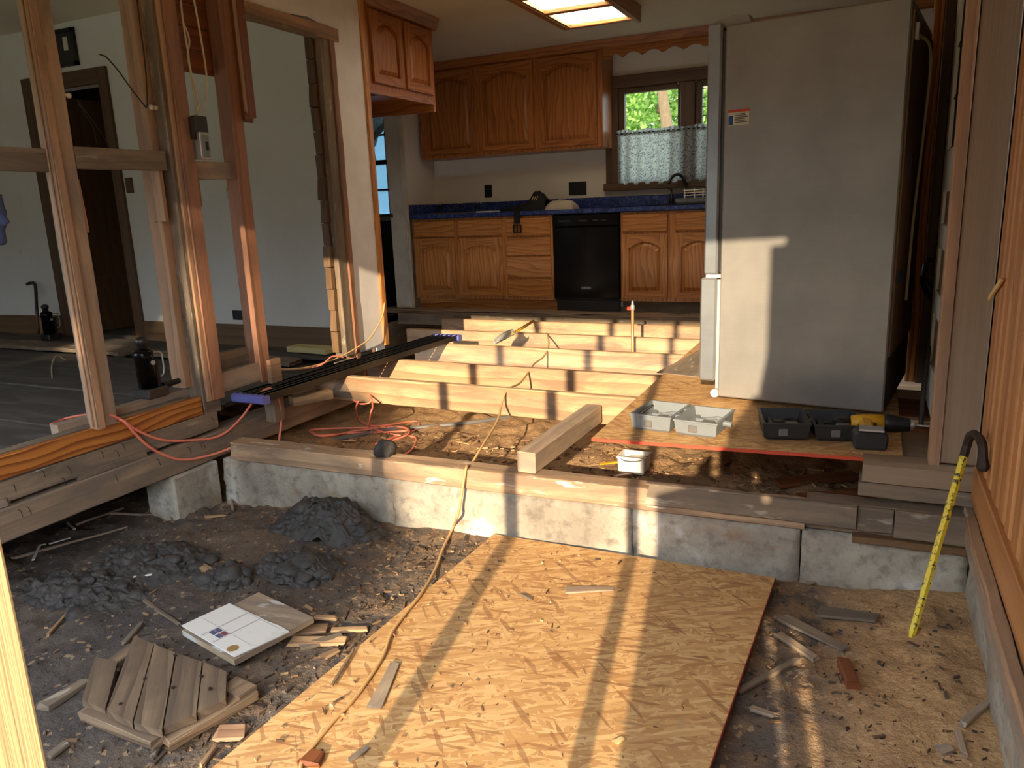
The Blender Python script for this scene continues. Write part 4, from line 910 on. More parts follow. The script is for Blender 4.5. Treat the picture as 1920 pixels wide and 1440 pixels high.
# cable, electrical box, knobs
r = thing('junction_box', 'open metal electrical box hanging from the red post', 'electrical box', (-2.98, 2.87, 1.26))
c = onx(380, 262, -2.965)
def bxl(n, dx0, dx1, dy0, dy1, dz0, dz1, mm, bev=.0): return mk(n, bbox(c.x + dx0, c.x + dx1, c.y + dy0, c.y + dy1, c.z + dz0, c.z + dz1, bev=bev), mm, r)
bxl('box_shell', -.07, .0, -.035, .045, .03, .11, M_['gun'], .003); d = bxl('device', -.05, .012, -.028, .035, -.09, .035, M_['steel'], .004)
mk('socket_face', bbox(c.x + .012, c.x + .02, c.y - .012, c.y + .02, c.z - .08, c.z + .02, bev=.002), M_['case_grey'], d); mk('slot', bbox(c.x + .019, c.x + .022, c.y - .004, c.y + .012, c.z - .05, c.z - .01), M_['black'], d)
bxl('side_tab', -.07, .0, -.06, -.036, .0, .10, M_['rust'])
top = c + Vector((-.02, 0, .11))
for pts_, lb in (([onx(338, -10, -2.99), onx(343, 40, -2.985), onx(352, 95, -2.98), onx(357, 130, -2.975), onx(372, 190, -2.97), top + Vector((0, -.012, 0))], 'cream cable stapled to the red post, leftmost of three'),
                 ([onx(343, 40, -2.99), onx(355, 75, -2.98), onx(352, 105, -2.985), onx(360, 150, -2.98), onx(369, 215, -2.985), onx(371, 255, -2.98)], 'cream cable looping behind the electrical box, middle of three'),
                 ([onx(362, -10, -2.96), onx(373, 50, -2.955), onx(386, 130, -2.95), onx(387, 170, -2.955), onx(381, 215, -2.97), top + Vector((0, .02, 0))], 'cream cable bowing away from the red post, rightmost of three')):
    bm = NB(); tube(bm, spline(pts_), .0045); lone('electric_cable', bm, M_['cable'], lb, 'cable', 'cables above the electrical box', smooth=True)
def knob(p, label, dirx):
    bm = NB(); M = Matrix.Rotation(math.radians(90 if dirx == '-y' else -90), 3, 'X')
    lathe(bm, [(.004, 0), (.010, .0), (.011, .012), (.007, .015), (.007, .022), (.011, .025), (.011, .036), (.006, .038), (.004, .036)], p, 16, M=M)
    return lone('ceramic_knob', bm, M_['ceramic'], label, 'insulator', 'ceramic knobs on the studs', smooth=True)
knob(Vector((XL - .02, 2.213, onx(144, 181, -3.02).z)), 'ceramic knob on the leftmost partition stud', 'y'); knob(Vector((XL - .045, 2.70, onx(268, 201, -3.07).z)), 'ceramic knob with black wire on the pale stud', '-y')
kk = onx(275, 201, -3.02)
bm = NB(); tube(bm, spline([onx(187, 102, -3.05), onx(200, 108, -3.05), onx(222, 133, -3.04), onx(245, 165, -3.03), onx(267, 193, -3.01), kk, onx(276, 180, -2.99), onx(272, 120, -2.99), onx(263, 50, -2.99), onx(256, -10, -2.99)]), .003, 6)
lone('old_wire', bm, M_['wire'], 'black cloth wire leading off the ceramic knob', 'wire', smooth=True)
bm = NB(); tube(bm, spline([onx(146, 188, -3.01), onx(165, 215, -3.05), onx(190, 250, -3.1), onx(207, 278, -3.15)]), .002, 6); lone('thin_wire', bm, M_['gun'], 'thin grey wire hanging from the first knob, right strand', 'wire', 'thin wires', smooth=True)
bm = NB(); tube(bm, spline([onx(146, 192, -3.01), onx(160, 215, -3.05), onx(175, 240, -3.1), onx(182, 268, -3.15)]), .002, 6); lone('thin_wire', bm, M_['gun'], 'thin grey wire hanging from the first knob, left strand', 'wire', 'thin wires', smooth=True)
# bottle jacks
def jack(root, loc, s, lv=True):
    x, y, z = loc
    def lt(prof, c=(0, 0, 0), seg=18): bm = NB(); lathe(bm, [(a * s, b * s) for a, b in prof], Vector(loc) + Vector(c) * s, seg); return bm
    mk('base', bbox(x - .06 * s, x + .06 * s, y - .05 * s, y + .075 * s, z, z + .05 * s, bev=.006 * s), M_['gun'], root)
    mk('body', lt([(.045, .05), (.045, .20), (.048, .205), (.048, .235), (.03, .25)]), M_['black_gloss'], root, True)
    mk('ram_top', lt([(.024, .25), (.024, .275), (.03, .28), (.03, .30), (.012, .31)]), M_['gun'], root, True)
    bm = NB(); tube(bm, [Vector(loc) + Vector((.005, .062, .05)) * s, Vector(loc) + Vector((.005, .062, .19)) * s], .012 * s, 10); mk('pump', bm, M_['rust'], root)
    bm = NB(); tube(bm, spline([Vector(loc) + Vector(q) * s for q in ((.0, .05, .225), (.0, .10, .215), (.0, .11, .19), (.0, .108, .11), (.0, .085, .09))], 5), .004 * s, 6); mk('carry_handle', bm, M_['steel'], root)
    bm = NB(); lathe(bm, [(.0, 0), (.012 * s, 0), (.012 * s, .006), (0, .008)], Vector(loc) + Vector((.046, .01, .18)) * s, 12, 'x'); mk('plug', bm, M_['steel'], root)
p = Vector((-3.13, 2.50, .108))
r = thing('bottle_jack', 'black bottle jack standing on the left bottom plate', 'jack', p, 'bottle jacks'); jack(r, p, .95)
bm = NB(); tube(bm, [p + Vector((.02, .07, .045)), p + Vector((.05, .27, .055))], [.016, .012], 8); mk('lever_socket', bm, M_['black'], r)
p = ony(95, 638, 4.28); p.z = -.035
r = thing('bottle_jack', 'dark bottle jack in the shade by the far left wall', 'jack', p, 'bottle jacks'); jack(r, p, 1.0)
pa, pb = ony(72, 625, 4.40), ony(66, 535, 4.42)
bm = NB(); tube(bm, spline([pa, pa.lerp(pb, .6), pb, pb + Vector((-.05, 0, .02)), pb + Vector((-.11, 0, .01))], 6), .014, 8); lone('pry_bar', bm, M_['rust'], 'dark pry bar leaning beside the shaded jack', 'pry bar', 'pry bars', smooth=True)
# blue garment at the left edge
bm = NB()
tube(bm, spline([onx(-14, 365, -3.05), onx(-8, 395, -3.05), onx(-8, 430, -3.05), onx(-2, 460, -3.05)], 5), [.03] * 5 + [.035] * 5 + [.03] * 5 + [.02], 10); tube(bm, spline([onx(-10, 400, -3.04), onx(4, 412, -3.02), onx(10, 420, -3.02)], 5), [.02] * 10 + [.012], 8)
lone('hanging_rag', bm, M_['cloth_blue'], 'blue rag hanging at the left edge of the view', 'rag', smooth=True)
bm = NB(); tube(bm, spline([onz(98, 712, -.04), onz(98, 690, -.04) + Vector((0, 0, .02)), onz(108, 680, -.04) + Vector((0, 0, .05)), onz(124, 675, -.04)], 6), .004, 6); lone('wire_loop', bm, M_['cable'], 'small bent cream wire on the left floor', 'wire', smooth=True)
lone('wood_offcut', board(onz(550, 657, -.03) + Vector((0, 0, .02)), onz(622, 662, -.03) + Vector((0, 0, .02)), .13, .04), M_['green_wood'], 'pale greenish board offcut on the left floor beside the partition', 'offcut')
# ------------------------------------------------------------------ black rails with blue caps
A = (-2.93, 2.95); B = (-2.86, 4.93)
r = thing('track_rails', 'long black double track rails with blue end caps lying over the joists', 'rails', (-2.9, 3.9, -.01))
ez = Vector((0, 0, 1)); a3, b3 = Vector((A[0], A[1], .0)), Vector((B[0], B[1], .0)); d3 = (b3 - a3).normalized(); s3 = d3.cross(ez)
for o in (-.075, -.005, .075):
    for q, w_, h_, z_ in ((0, .05, .006, -.006), (-.022, .006, .034, .012), (.022, .006, .034, .012)):
        mk('rail', board(a3 + s3 * (o + q) + ez * z_, b3 + s3 * (o + q) + ez * z_, w_, h_, bev=.001), M_['black_metal'], r)
for k in range(26):
    t = (k + .5) / 26; mk('cross_tie', board(a3.lerp(b3, t) - s3 * .09, a3.lerp(b3, t) + s3 * .09, .02, .005, bev=.001), M_['black_metal'], r)
for e, nm in ((a3, 'end_cap'), (b3, 'end_cap')):
    mk(nm, board(e - s3 * .115 + ez * .005, e + s3 * .115 + ez * .005, .05, .044, bev=.008), M_['bluecap'], r)
for t in (.25, .55, .8): mk('paper_scrap', board(a3.lerp(b3, t) + s3 * .045 + ez * .004, a3.lerp(b3, t + .025) + s3 * .05 + ez * .004, .02, .003), M_['newpine'], r)
# ------------------------------------------------------------------ pipe, trowel
r = thing('water_pipe', 'upright copper water pipe with a shut-off between the joists', 'pipe', (-1.5, 5.2, -.3))
bm = NB(); tube(bm, [(-1.5, 5.2, -.32), (-1.5, 5.2, .2)], .011, 10); mk('pipe', bm, M_['brass'], r, True)
bm = NB(); lathe(bm, [(.011, .2), (.015, .205), (.015, .235), (.009, .24), (.009, .262), (.005, .27)], (-1.5, 5.2, 0), 12); mk('valve', bm, M_['steel'], r, True)
mk('valve_handle', bbox(-1.54, -1.51, 5.19, 5.21, .20, .225, bev=.004), M_['redvalve'], r)
r = thing('hand_trowel', 'small steel scoop with a yellow handle resting on the joists', 'trowel', (-2.45, 5.0, -.02))
hA, hB = ony(960, 627, 5.0), ony(1000, 602, 5.9)
bm = NB(); tube(bm, [hA, hB], .012, 8); mk('handle', bm, M_['dyellow'], r, True)
bm = NB(); n = 12; rows = []
ct = ony(948, 634, 4.95); dl = (hA - ct).normalized(); sd_ = dl.cross(Vector((0, 0, 1))).normalized(); up_ = sd_.cross(dl)
for i in range(13):
    t = i / 12; wv = .062 * math.sin(min(1, t * 1.6 + .12) * math.pi / 2) * (1 if t < .8 else 1 - (t - .8) * 2.5)
    rows.append([bm.verts.new(ct + dl * (t - .5) * .2 + sd_ * wv * (j / 4 - 1) + up_ * (.022 * (j / 4 - 1) ** 2 + .0)) for j in range(9)])
for a, b in zip(rows, rows[1:]):
    for j in range(8): bm.faces.new((a[j], a[j + 1], b[j + 1], b[j]))
bl = mk('scoop_blade', bm, M_['steel'], r, True); sm = bl.modifiers.new('thick', 'SOLIDIFY'); sm.thickness = .002
# ------------------------------------------------------------------ tool cases and drill
def tray(x0, x1, y0, y1, z0, z1, sl=.018, th=.007):
    """open box with sloping walls"""
    bm = NB()
    def ring(i, z): return [bm.verts.new(p) for p in ((x0 + i, y0 + i, z), (x1 - i, y0 + i, z), (x1 - i, y1 - i, z), (x0 + i, y1 - i, z))]
    rg = [ring(sl, z0), ring(sl * .3, z0 + .012), ring(.0, z1 - .008), ring(-.004, z1 - .006), ring(-.004, z1), ring(th, z1), ring(sl + th, z0 + th)]
    fs = [bm.faces.new(rg[0][::-1]), bm.faces.new(rg[-1])]
    for a, b in zip(rg, rg[1:]):
        for k in range(4): fs.append(bm.faces.new((a[k], a[(k + 1) % 4], b[(k + 1) % 4], b[k])))
    bmesh.ops.recalc_face_normals(bm, faces=fs); return bm
def case(name, label, loc, rz, mat, insert):
    r = thing(name, label, 'tool case', loc, 'open tool cases', rot=(0, 0, rz))
    W, D, Hh = .176, .24, .072
    a = mk('base_tray', tray(-W - .008, -.008, 0, D, 0, Hh), mat, r); b = mk('lid_tray', tray(.008, W + .008, 0, D, 0, Hh * .95), mat, r)
    for px_, pl in ((-W - .008, a), (.008, b)):
        mk('molded_divider', bbox(px_ + .03, px_ + .05, .03, D - .05, .01, .045, bev=.004), mat, pl); mk('molded_divider', bbox(px_ + .05, px_ + W - .03, .11, .125, .01, .05, bev=.004), mat, pl)
        mk('latch_plate', bbox(px_ + .06, px_ + .095, -.004, .002, .02, .05, bev=.003), insert, pl)
        bm = NB(); tube(bm, spline([(px_ + .06, .17, .03), (px_ + .09, .16, .035), (px_ + .12, .19, .035), (px_ + .15, .185, .03)], 5), .01, 8); mk('cable_rib', bm, mat, pl)
        mk('foam_block', bbox(px_ + .09, px_ + .145, .04, .095, .012, .055, bev=.006), insert, pl)
    for yy in (.05, .16): mk('hinge', bbox(-.012, .012, yy, yy + .04, Hh - .012, Hh - .002), mat, r)
    bm = NB(); tube(bm, [(W + .002, .10, .045), (W + .04, .10, .04)], .012, 8); mk('latch', bm, mat, r)
    return r
r = case('tool_case', 'dusty grey tool case lying open in the sunlight', (-.695, 2.985, .001), math.radians(-7), M_['case_grey'], M_['case_trim'])
for k in range(3): mk('drill_bit', (lambda b: (tube(b, [(-.17, .06 + k * .03, .055), (-.165, .16 + k * .02, .06)], .005, 6), b)[-1])(NB()), M_['black'], r)
r = case('tool_case', 'black tool case lying open in front of the refrigerator', (-.163, 3.055, .001), math.radians(12), M_['case_black'], M_['case_trim'])
bm = NB(); lathe(bm, [(0, 0), (.035, 0), (.035, .03), (.02, .04), (0, .04)], (.13, .12, .03), 14); mk('tool_battery', bm, M_['black'], r)
bm = NB(); prism(bm, [(-.75, 3.27, .002), (-.63, 3.30, .002), (-.60, 3.36, .002), (-.72, 3.37, .002)], (0, 0, .025), 0, .008); lone('plastic_packet', bm, M_['paper'], 'crumpled clear packet behind the grey tool case', 'packet')
r = thing('cordless_drill', 'yellow and black cordless drill lying on the strand board edge', 'drill', (.05, 3.05, .001))
mk('battery', (lambda b: (prism(b, [(-.012, 2.995, .004), (.098, 3.01, .004), (.103, 3.01, .06), (.085, 3.01, .075), (.0, 2.995, .075), (-.02, 2.995, .058)], (-.01, .075, 0), 0, .006), b)[-1])(NB()), M_['case_black'], r)
mk('battery_band', bbox(.0, .085, 3.0, 3.06, .076, .083), M_['steel'], r)
mk('handle', board((.03, 3.06, .06), (.02, 3.19, .065), .05, .045, bev=.012), M_['dyellow'], r)
bm = NB(); tube(bm, [(-.03, 3.17, .062), (.04, 3.18, .062), (.085, 3.185, .062)], [.026, .034, .034], 14); mk('motor_housing', bm, M_['dyellow'], r, True)
bm = NB(); tube(bm, [(.085, 3.185, .062), (.10, 3.187, .062), (.15, 3.192, .06), (.175, 3.195, .06), (.178, 3.195, .06)], [.035, .036, .03, .026, .02], 14); mk('gear_case', bm, M_['black'], r, True)
bm = NB(); tube(bm, [(.176, 3.195, .06), (.19, 3.197, .06), (.195, 3.197, .06)], [.02, .016, .008], 12); mk('chuck', bm, M_['steel'], r, True)
bm = NB(); tube(bm, [(.195, 3.197, .06), (.30, 3.21, .055)], .0035, 8); mk('drill_bit', bm, M_['steel'], r, True)
mk('trigger', bbox(.04, .06, 3.10, 3.14, .05, .075), M_['black'], r)
# paint tray and stick on the dirt
p = Vector((-.965, 3.36, -.315)); r = thing('white_box', 'small white plastic box with a wire bail on the dirt below the strand board', 'box', p)
bm = tray(p.x - .065, p.x + .065, p.y - .05, p.y + .06, p.z, p.z + .085, .012, .004); mk('tub', bm, M_['white'], r)
bm = NB(); tube(bm, spline([p + Vector((-.068, -.02, .083)), p + Vector((-.03, -.06, .07)), p + Vector((.04, -.06, .075)), p + Vector((.069, -.01, .086))], 6), .002, 6); mk('wire_bail', bm, M_['black_metal'], r)
mk('lid', bbox(p.x - .03, p.x + .055, p.y - .02, p.y + .055, p.z + .06, p.z + .066), M_['paper'], r)
lone('paint_stick', board(p + Vector((-.16, -.03, .03)), p + Vector((-.05, .0, .045)), .028, .006), M_['dyellow'], 'short yellow stick leaning on the white box', 'stick')
# ------------------------------------------------------------------ yellow wrecking bar
p0 = Vector((.185, 2.46, -.445)); p1 = onx(1818, 835, .325); p1 = Vector((.318, p1.y, p1.z))
r = thing('wrecking_bar', 'chipped yellow wrecking bar with a hook stuck in the dirt by the panelled wall', 'wrecking bar', p0)
dd = (p1 - p0)
bm = NB(); tube(bm, [p0, p0 + dd * .05, p0 + dd * .94], [.004, .012, .0125], 6); mk('shaft', bm, M_['ybar'], r)
h = [p0 + dd * .94, p1, p1 + Vector((.004, -.025, .04)), p1 + Vector((.014, -.065, .055)), p1 + Vector((.026, -.11, .04)), p1 + Vector((.03, -.135, .0)), p1 + Vector((.031, -.15, -.035))]
bm = NB(); tube(bm, spline(h, 5), [.0135] * 26 + [.015, .017, .018, .016, .010], 6); mk('hook', bm, M_['rust'], r)
# strip of tape on the panelling
bm = NB(); a, b = onx(1848, 568, .362), onx(1880, 530, .362)
prism(bm, [a + Vector((0, .02, -.01)), a + Vector((0, -.02, -.012)), b + Vector((0, -.022, .01)), b + Vector((0, .016, .012))], (-.006, 0, 0)); lone('shim_strip', bm, M_['newpine'], 'pale wood shim sticking out of the pine panelling', 'shim')
# ------------------------------------------------------------------ counter items
CZ = .908
def wrap(n, bm, mm, p, sm=True): return mk(n, bm, mm, p, sm)
xk = lambda u, v=380: ony(u, v, 6.6)
r = thing('tool_belt', 'black tool belt with a hanging buckle lying on the counter', 'tool belt', (xk(985).x, 6.6, CZ))
bm = NB(); n = 26; rows = []
for i in range(n + 1):
    t = i / n; x = xk(946).x + (xk(1030).x - xk(946).x) * t; hh = .03 + .05 * t + (.10 * math.exp(-((t - .80) / .17) ** 2)); wy = .07 + .05 * math.sin(t * 3)
    rows.append([bm.verts.new((x + .012 * fbm(i * .4, j), 6.56 + wy * math.cos(j / 10 * math.pi), CZ + hh * max(0, math.sin(j / 10 * math.pi)) * (1 + .25 * fbm(i * .3, j * .6, 2)))) for j in range(11)])
for a, b in zip(rows, rows[1:]):
    for j in range(10): bm.faces.new((a[j], b[j], b[j + 1], a[j + 1]))
bmesh.ops.recalc_face_normals(bm, faces=bm.faces); wrap('pouch', bm, M_['cloth_black'], r)
xx = xk(990).x; mk('strap', bbox(xx - .035, xx + .025, 6.352, 6.358, .80, CZ + .01), M_['cloth_black'], r); mk('strap', bbox(xx - .035, xx + .025, 6.353, 6.5, CZ + .001, CZ + .01), M_['cloth_black'], r)
bm = NB()
for q in ((-.045, .035, .78, .79), (-.045, .035, .715, .725), (-.045, -.033, .715, .79), (.023, .035, .715, .79), (-.008, -.002, .715, .79)): box(bm, xx + q[0], xx + q[1], 6.345, 6.357, q[2], q[3])
mk('buckle', bm, M_['black'], r)
for k in range(3): mk('trim_mark', board((xk(1008 + 4 * k).x, 6.468, CZ + .09), (xk(1012 + 4 * k).x, 6.462, CZ + .125), .008, .004), M_['newpine'], r)
bm = NB(); n = 20; rows = []
for i in range(n + 1):
    th = i / n * math.pi; rows.append([bm.verts.new((xk(1052).x + .135 * math.cos(th), 6.62 + .09 * math.cos(j / 12 * math.pi), CZ + .085 * math.sin(th) ** .6 * math.sin(j / 12 * math.pi) ** .6 * (1 + .12 * fbm(i * .5, j * .5, 5)))) for j in range(13)])
for a, b in zip(rows, rows[1:]):
    for j in range(12): bm.faces.new((a[j], b[j], b[j + 1], a[j + 1]))
bmesh.ops.remove_doubles(bm, verts=bm.verts, dist=.0005); bmesh.ops.recalc_face_normals(bm, faces=bm.faces); lone('white_towel', bm, M_['cloth_white'], 'rumpled white towel beside the black tool belt', 'towel', smooth=True)
bm = NB(); a = [(ony(893, 400, 6.37).x, 6.37, CZ), (ony(922, 400, 6.37).x, 6.37, CZ), (ony(950, 395, 6.66).x, 6.66, CZ), (ony(912, 395, 6.66).x, 6.66, CZ)]; prism(bm, a, (0, 0, .012)); lone('paper_sheet', bm, M_['paper'], 'flat paper sheet on the counter left of the tool belt', 'paper')
lone('loose_strip', board((ony(800, 398, 6.45).x, 6.45, CZ + .005), (ony(930, 395, 6.55).x, 6.55, CZ + .005), .03, .008), M_['scrap'], 'thin wood strip lying on the counter', 'strip')
for u, lb in ((826, 'leftmost of the three white wall hooks at the backsplash'), (864, 'middle of the three white wall hooks at the backsplash'), (900, 'rightmost of the three white wall hooks at the backsplash')):
    q = ony(u, 383, 6.955); r = thing('pipe_stub', lb, 'hook', (q.x, 6.95, CZ), 'white hooks at the backsplash')
    for k in (-.018, .018):
        bm = NB(); tube(bm, [(q.x + k, 6.955 - .02 + .012 * math.cos(a * .785), 1.01 + .012 * math.sin(a * .785)) for a in range(9)], .004, 6); mk('ring', bm, M_['white'], r)
        bm = NB(); tube(bm, [(q.x + k * .6, 6.94, 1.0), (q.x + k * .3, 6.93, CZ)], .003, 6); mk('stem', bm, M_['black'], r)
xf = ony(1284, 370, 6.88).x
r = thing('faucet', 'dark gooseneck faucet at the sink under the window', 'faucet', (xf, 6.88, CZ))
bm = NB(); tube(bm, spline([(xf, 6.88, CZ), (xf, 6.88, 1.06), (xf - .005, 6.86, 1.12), (xf - .04, 6.83, 1.165), (xf - .09, 6.80, 1.15), (xf - .125, 6.78, 1.09)], 6), .013, 10); mk('spout', bm, M_['gun'], r, True)
bm = NB(); lathe(bm, [(.03, 0), (.03, .012), (.02, .03), (.016, .05)], (xf, 6.88, CZ), 14); mk('base', bm, M_['gun'], r, True)
xs_ = ony(1259, 375, 6.84).x
r = thing('soap_dispenser', 'slim dark soap pump left of the faucet', 'soap pump', (xs_, 6.84, CZ))
bm = NB(); lathe(bm, [(.02, 0), (.02, .06), (.014, .10), (.007, .105), (.007, .14)], (xs_, 6.84, CZ), 14); mk('bottle', bm, M_['gun'], r, True)
bm = NB(); tube(bm, [(xs_, 6.84, CZ + .13), (xs_ - .035, 6.83, CZ + .15)], .006, 8); mk('nozzle', bm, M_['gun'], r, True)
r = thing('kitchen_sink', 'black drop-in sink set in the blue counter', 'sink', (-1.3, 6.65, CZ))
mk('rim', tray(-1.72, -.95, 6.45, 6.93, CZ - .03, CZ + .012, .02, .02), M_['black'], r)
xr = ony(1300, 372, 6.6).x
r = thing('dish_rack', 'white wire tray beside the faucet, partly behind the refrigerator', 'rack', (xr, 6.6, CZ))
mk('tray', tray(xr - .13, xr + .15, 6.5, 6.75, CZ + .012, CZ + .055, .01, .006), M_['case_grey'], r)
for k in range(3):
    bm = NB(); tube(bm, [(xr - .06, 6.5, CZ + .075 + k * .02), (xr + .15, 6.5, CZ + .078 + k * .02)], .005, 6); mk('wire', bm, M_['white'], r)
for k in (-.05, .03, .1):
    bm = NB(); tube(bm, [(xr + k, 6.5, CZ + .05), (xr + k, 6.5, CZ + .13)], .005, 6); mk('wire', bm, M_['white'], r)

# ------------------------------------------------------------------ floor section and tile board in the dirt
tz = -.40
r = thing('floor_section', 'broken chunk of old flooring, five worn planks nailed on boards', 'floor chunk', (-1.9, 1.37, -.45))
def cp(u, v, z): return onz(u / 2.743, 1040 + v / 2.743, z)
for q, zo in ((((420, 745), (490, 525), (605, 548), (540, 795)), .0), (((548, 797), (690, 415), (790, 460), (680, 862)), .012), (((688, 862), (795, 462), (900, 502), (832, 905)), .012), (((842, 890), (908, 506), (1038, 550), (1008, 822)), .010), (((1015, 812), (1046, 552), (1165, 600), (1160, 742)), .008)):
    pts = [cp(a, b, tz + zo) for a, b in q]; bm = NB(); prism(bm, [p - Vector((0, 0, .022)) for p in pts], (0, 0, .022)); 
    e = (pts[1] - pts[0]).normalized(); L = bm.loops.layers.uv.verify(); o = random.uniform(0, 20)
    for f in bm.faces:
        for l in f.loops: l[L].uv = (l.vert.co.dot(e) + o, l.vert.co.dot(Vector((e.y, -e.x, 0))) + l.vert.co.z + o)
    mk('plank', bm, M_['oldplank'], r)
for a, b, w_ in (((440, 800), (830, 960), .05), ((830, 975), (1300, 700), .07), ((480, 640), (700, 480), .05)):
    mk('batten', board(cp(*a, tz - .03), cp(*b, tz - .03), w_, .028, rough=.004, segs=10, ragged=(.02, .02)), M_['oldplank'], r)
mk('batten', board(cp(1180, 720, tz - .012), cp(1270, 660, tz - .012), .09, .016, rough=.002), M_['oldplank'], r)
for u_, v_ in ((610, 590), (745, 640), (890, 685), (1035, 625), (620, 770), (900, 520), (1080, 690)):
    p = cp(u_, v_, tz + .012); bm = NB(); tube(bm, [p - Vector((0, 0, .004)), p + Vector((0, 0, .004))], .005, 8); mk('nail_head', bm, M_['rust'], r)
r = thing('tiled_board', 'white patterned vinyl tile glued to a torn plywood board', 'tile board', (-1.85, 1.75, -.44))
zb = -.412
bd = [cp(935, 385, zb - .006), cp(1330, 190, zb), cp(1612, 320, zb + .004), cp(1205, 540, zb)]
bm = NB(); prism(bm, [p - Vector((0, 0, .022)) for p in bd], (0, 0, .02)); mk('plywood', bm, M_['plywood'], r)
tl = [cp(*q, zb) + Vector((0, 0, .001)) for q in ((935, 370), (1182, 255), (1382, 350), (1440, 372), (1490, 402), (1207, 530))]
bm = NB(); prism(bm, tl, (0, 0, .004)); ti = mk('vinyl_tile', bm, M_['tile'], r)
u0, u1, v1 = tl[0], tl[5], tl[1]; eu = u1 - u0; ev = v1 - u0; zt_ = Vector((0, 0, .0046))
def tp(s, t): return u0 + eu * s + ev * t + zt_
def strip(n, s0, s1, t0, t1, mm):
    bm = NB(); prism(bm, [tp(s0, t0), tp(s1, t0), tp(s1, t1), tp(s0, t1)], (0, 0, .0006)); mk(n, bm, mm, ti)
strip('tile_line', .36, .378, .02, .98, M_['tile_line']); strip('tile_line', .58, .598, .02, .98, M_['tile_line']); strip('tile_line', .02, .98, .36, .375, M_['tile_line']); strip('tile_line', .02, .98, .98, .995, M_['tile_line'])
strip('tile_square', .38, .47, .16, .25, M_['tile_blue']); strip('tile_square', .38, .47, .26, .35, M_['tile_blue']); strip('tile_square', .49, .58, .16, .25, M_['tile_blue']); strip('tile_square', .49, .58, .26, .35, M_['tile_red'])
bm = NB(); c = tp(.86, .12); lathe(bm, [(.0, 0), (.017, 0), (.019, .0006), (.0, .0008)], c, 14); mk('glue_stain', bm, plain('brown_glue', (176, 138, 84), .5, var=.2), ti)
# ------------------------------------------------------------------ mud
def mud(label, cx, cy, rx, ry, h, seed, nb=70):
    bm = NB(); n = 90; g_ = []
    for j in range(n + 1):
        row = []
        for i in range(n + 1):
            u, v = i / n * 2 - 1, j / n * 2 - 1; rr = math.hypot(u, v); q = max(0, 1 - rr * (1 + .25 * fbm(u * 1.5, v * 1.5, seed + 1)))
            x, y = cx + u * rx, cy + v * ry
            q2 = math.sin(min(1, q * 1.25) * math.pi / 2) ** 1.3
            z = q2 * h * (.8 + .3 * max(-1, min(1, fbm(u * 2 + seed, v * 2, seed)))) + min(1, q * 3) * (.016 * max(-1, min(1, fbm(u * 7, v * 7, seed))) + .006 * max(-1, min(1, fbm(u * 17, v * 17, seed))))
            row.append(bm.verts.new((x, y, H(x, y) - .012 * (q <= .02) - .003 + z)))
        g_.append(row)
    for a, b in zip(g_, g_[1:]):
        for i in range(n): bm.faces.new((a[i], a[i + 1], b[i + 1], b[i]))
    rnd = random.Random(seed)
    for k in range(nb):
        a = rnd.uniform(0, 6.28); q = rnd.uniform(0, 1) ** .6; s = rnd.uniform(.010, .03) * (1.6 if rnd.random() < .2 else 1); x, y = cx + rx * q * math.cos(a) * .9, cy + ry * q * math.sin(a) * .9
        z = H(x, y) + math.sin(min(1, max(0, 1 - q) * 1.25) * math.pi / 2) ** 1.3 * h * .78 - s * .1; cc = Vector((x, y, z)); sd = Vector((rnd.uniform(0, 9),) * 3)
        res = bmesh.ops.create_icosphere(bm, subdivisions=2, radius=s, matrix=Matrix.Translation(cc))
        st = Vector((rnd.uniform(.7, 1.4), rnd.uniform(.7, 1.4), rnd.uniform(.5, .9)))
        for v in res['verts']:
            d = (v.co - cc) * (1 + .45 * noise.noise((v.co - cc) / s * .9 + sd)); v.co = cc + Vector((d.x * st.x, d.y * st.y, d.z * st.z))
    return lone('mud_heap', bm, M_['mud'], label, 'mud', 'heaps of dug mud', smooth=True)
mud('largest heap of dark grey mud against the cross foundation', -2.17, 2.57, .31, .16, .165, 3, 150)
mud('low heap of dark mud in front of the big heap', -2.03, 2.2, .20, .14, .07, 8, 50)
mud('scattered mud clods in front of the concrete pier', -2.66, 2.03, .32, .20, .045, 14, 36)
mud('dark mud clods near the left edge', -2.72, 1.75, .32, .16, .045, 21, 36)
mud('small mud patch beside the broken stick', -2.25, 2.02, .13, .09, .045, 27, 30)
bm = NB(); c = Vector((-1.99, 2.79, -.145)); res = bmesh.ops.create_icosphere(bm, subdivisions=3, radius=.05, matrix=Matrix.Translation(c))
for v in res['verts']: v.co = c + (v.co - c) * (1 + .5 * noise.noise(v.co * 25)); v.co.z = max(v.co.z, -.16); v.co.z = c.z + (v.co.z - c.z) * 1.4
lone('mud_clod', bm, M_['mud'], 'single mud clod sitting on the pale sill plate', 'mud', smooth=True)
# ------------------------------------------------------------------ cords
def lay(pts, r=.005): return spline(pts, 8)
def cord(label, pts, r, mat, group): bm = NB(); tube(bm, spline(pts, 8), r, 8); return lone('extension_cord', bm, M_[mat], label, 'cord', group, smooth=True)
def g_(u, v, dz=.006, it=4, z0=-.43):
    z = z0
    for _ in range(it): p = onz(u, v, z); z = H(p.x, p.y) + dz
    return onz(u, v, z)
XC = -2.985
cord('orange cord hanging from the left floor over the orange board to the blue cap', [onz(95, 796, -.03), onz(130, 783, -.03), onx(190, 776, -3.07), onx(225, 786, -3.0), onx(250, 803, XC), onx(300, 824, XC), onx(350, 826, XC), onx(410, 818, XC), onx(450, 786, -2.96), onx(480, 745, -2.95), onx(497, 731, -2.93), onx(510, 730, -2.92), onx(521, 748, -2.9), onx(527, 790, -2.9), onx(521, 838, -2.88)], .0065, 'cord_orange', 'orange cords')
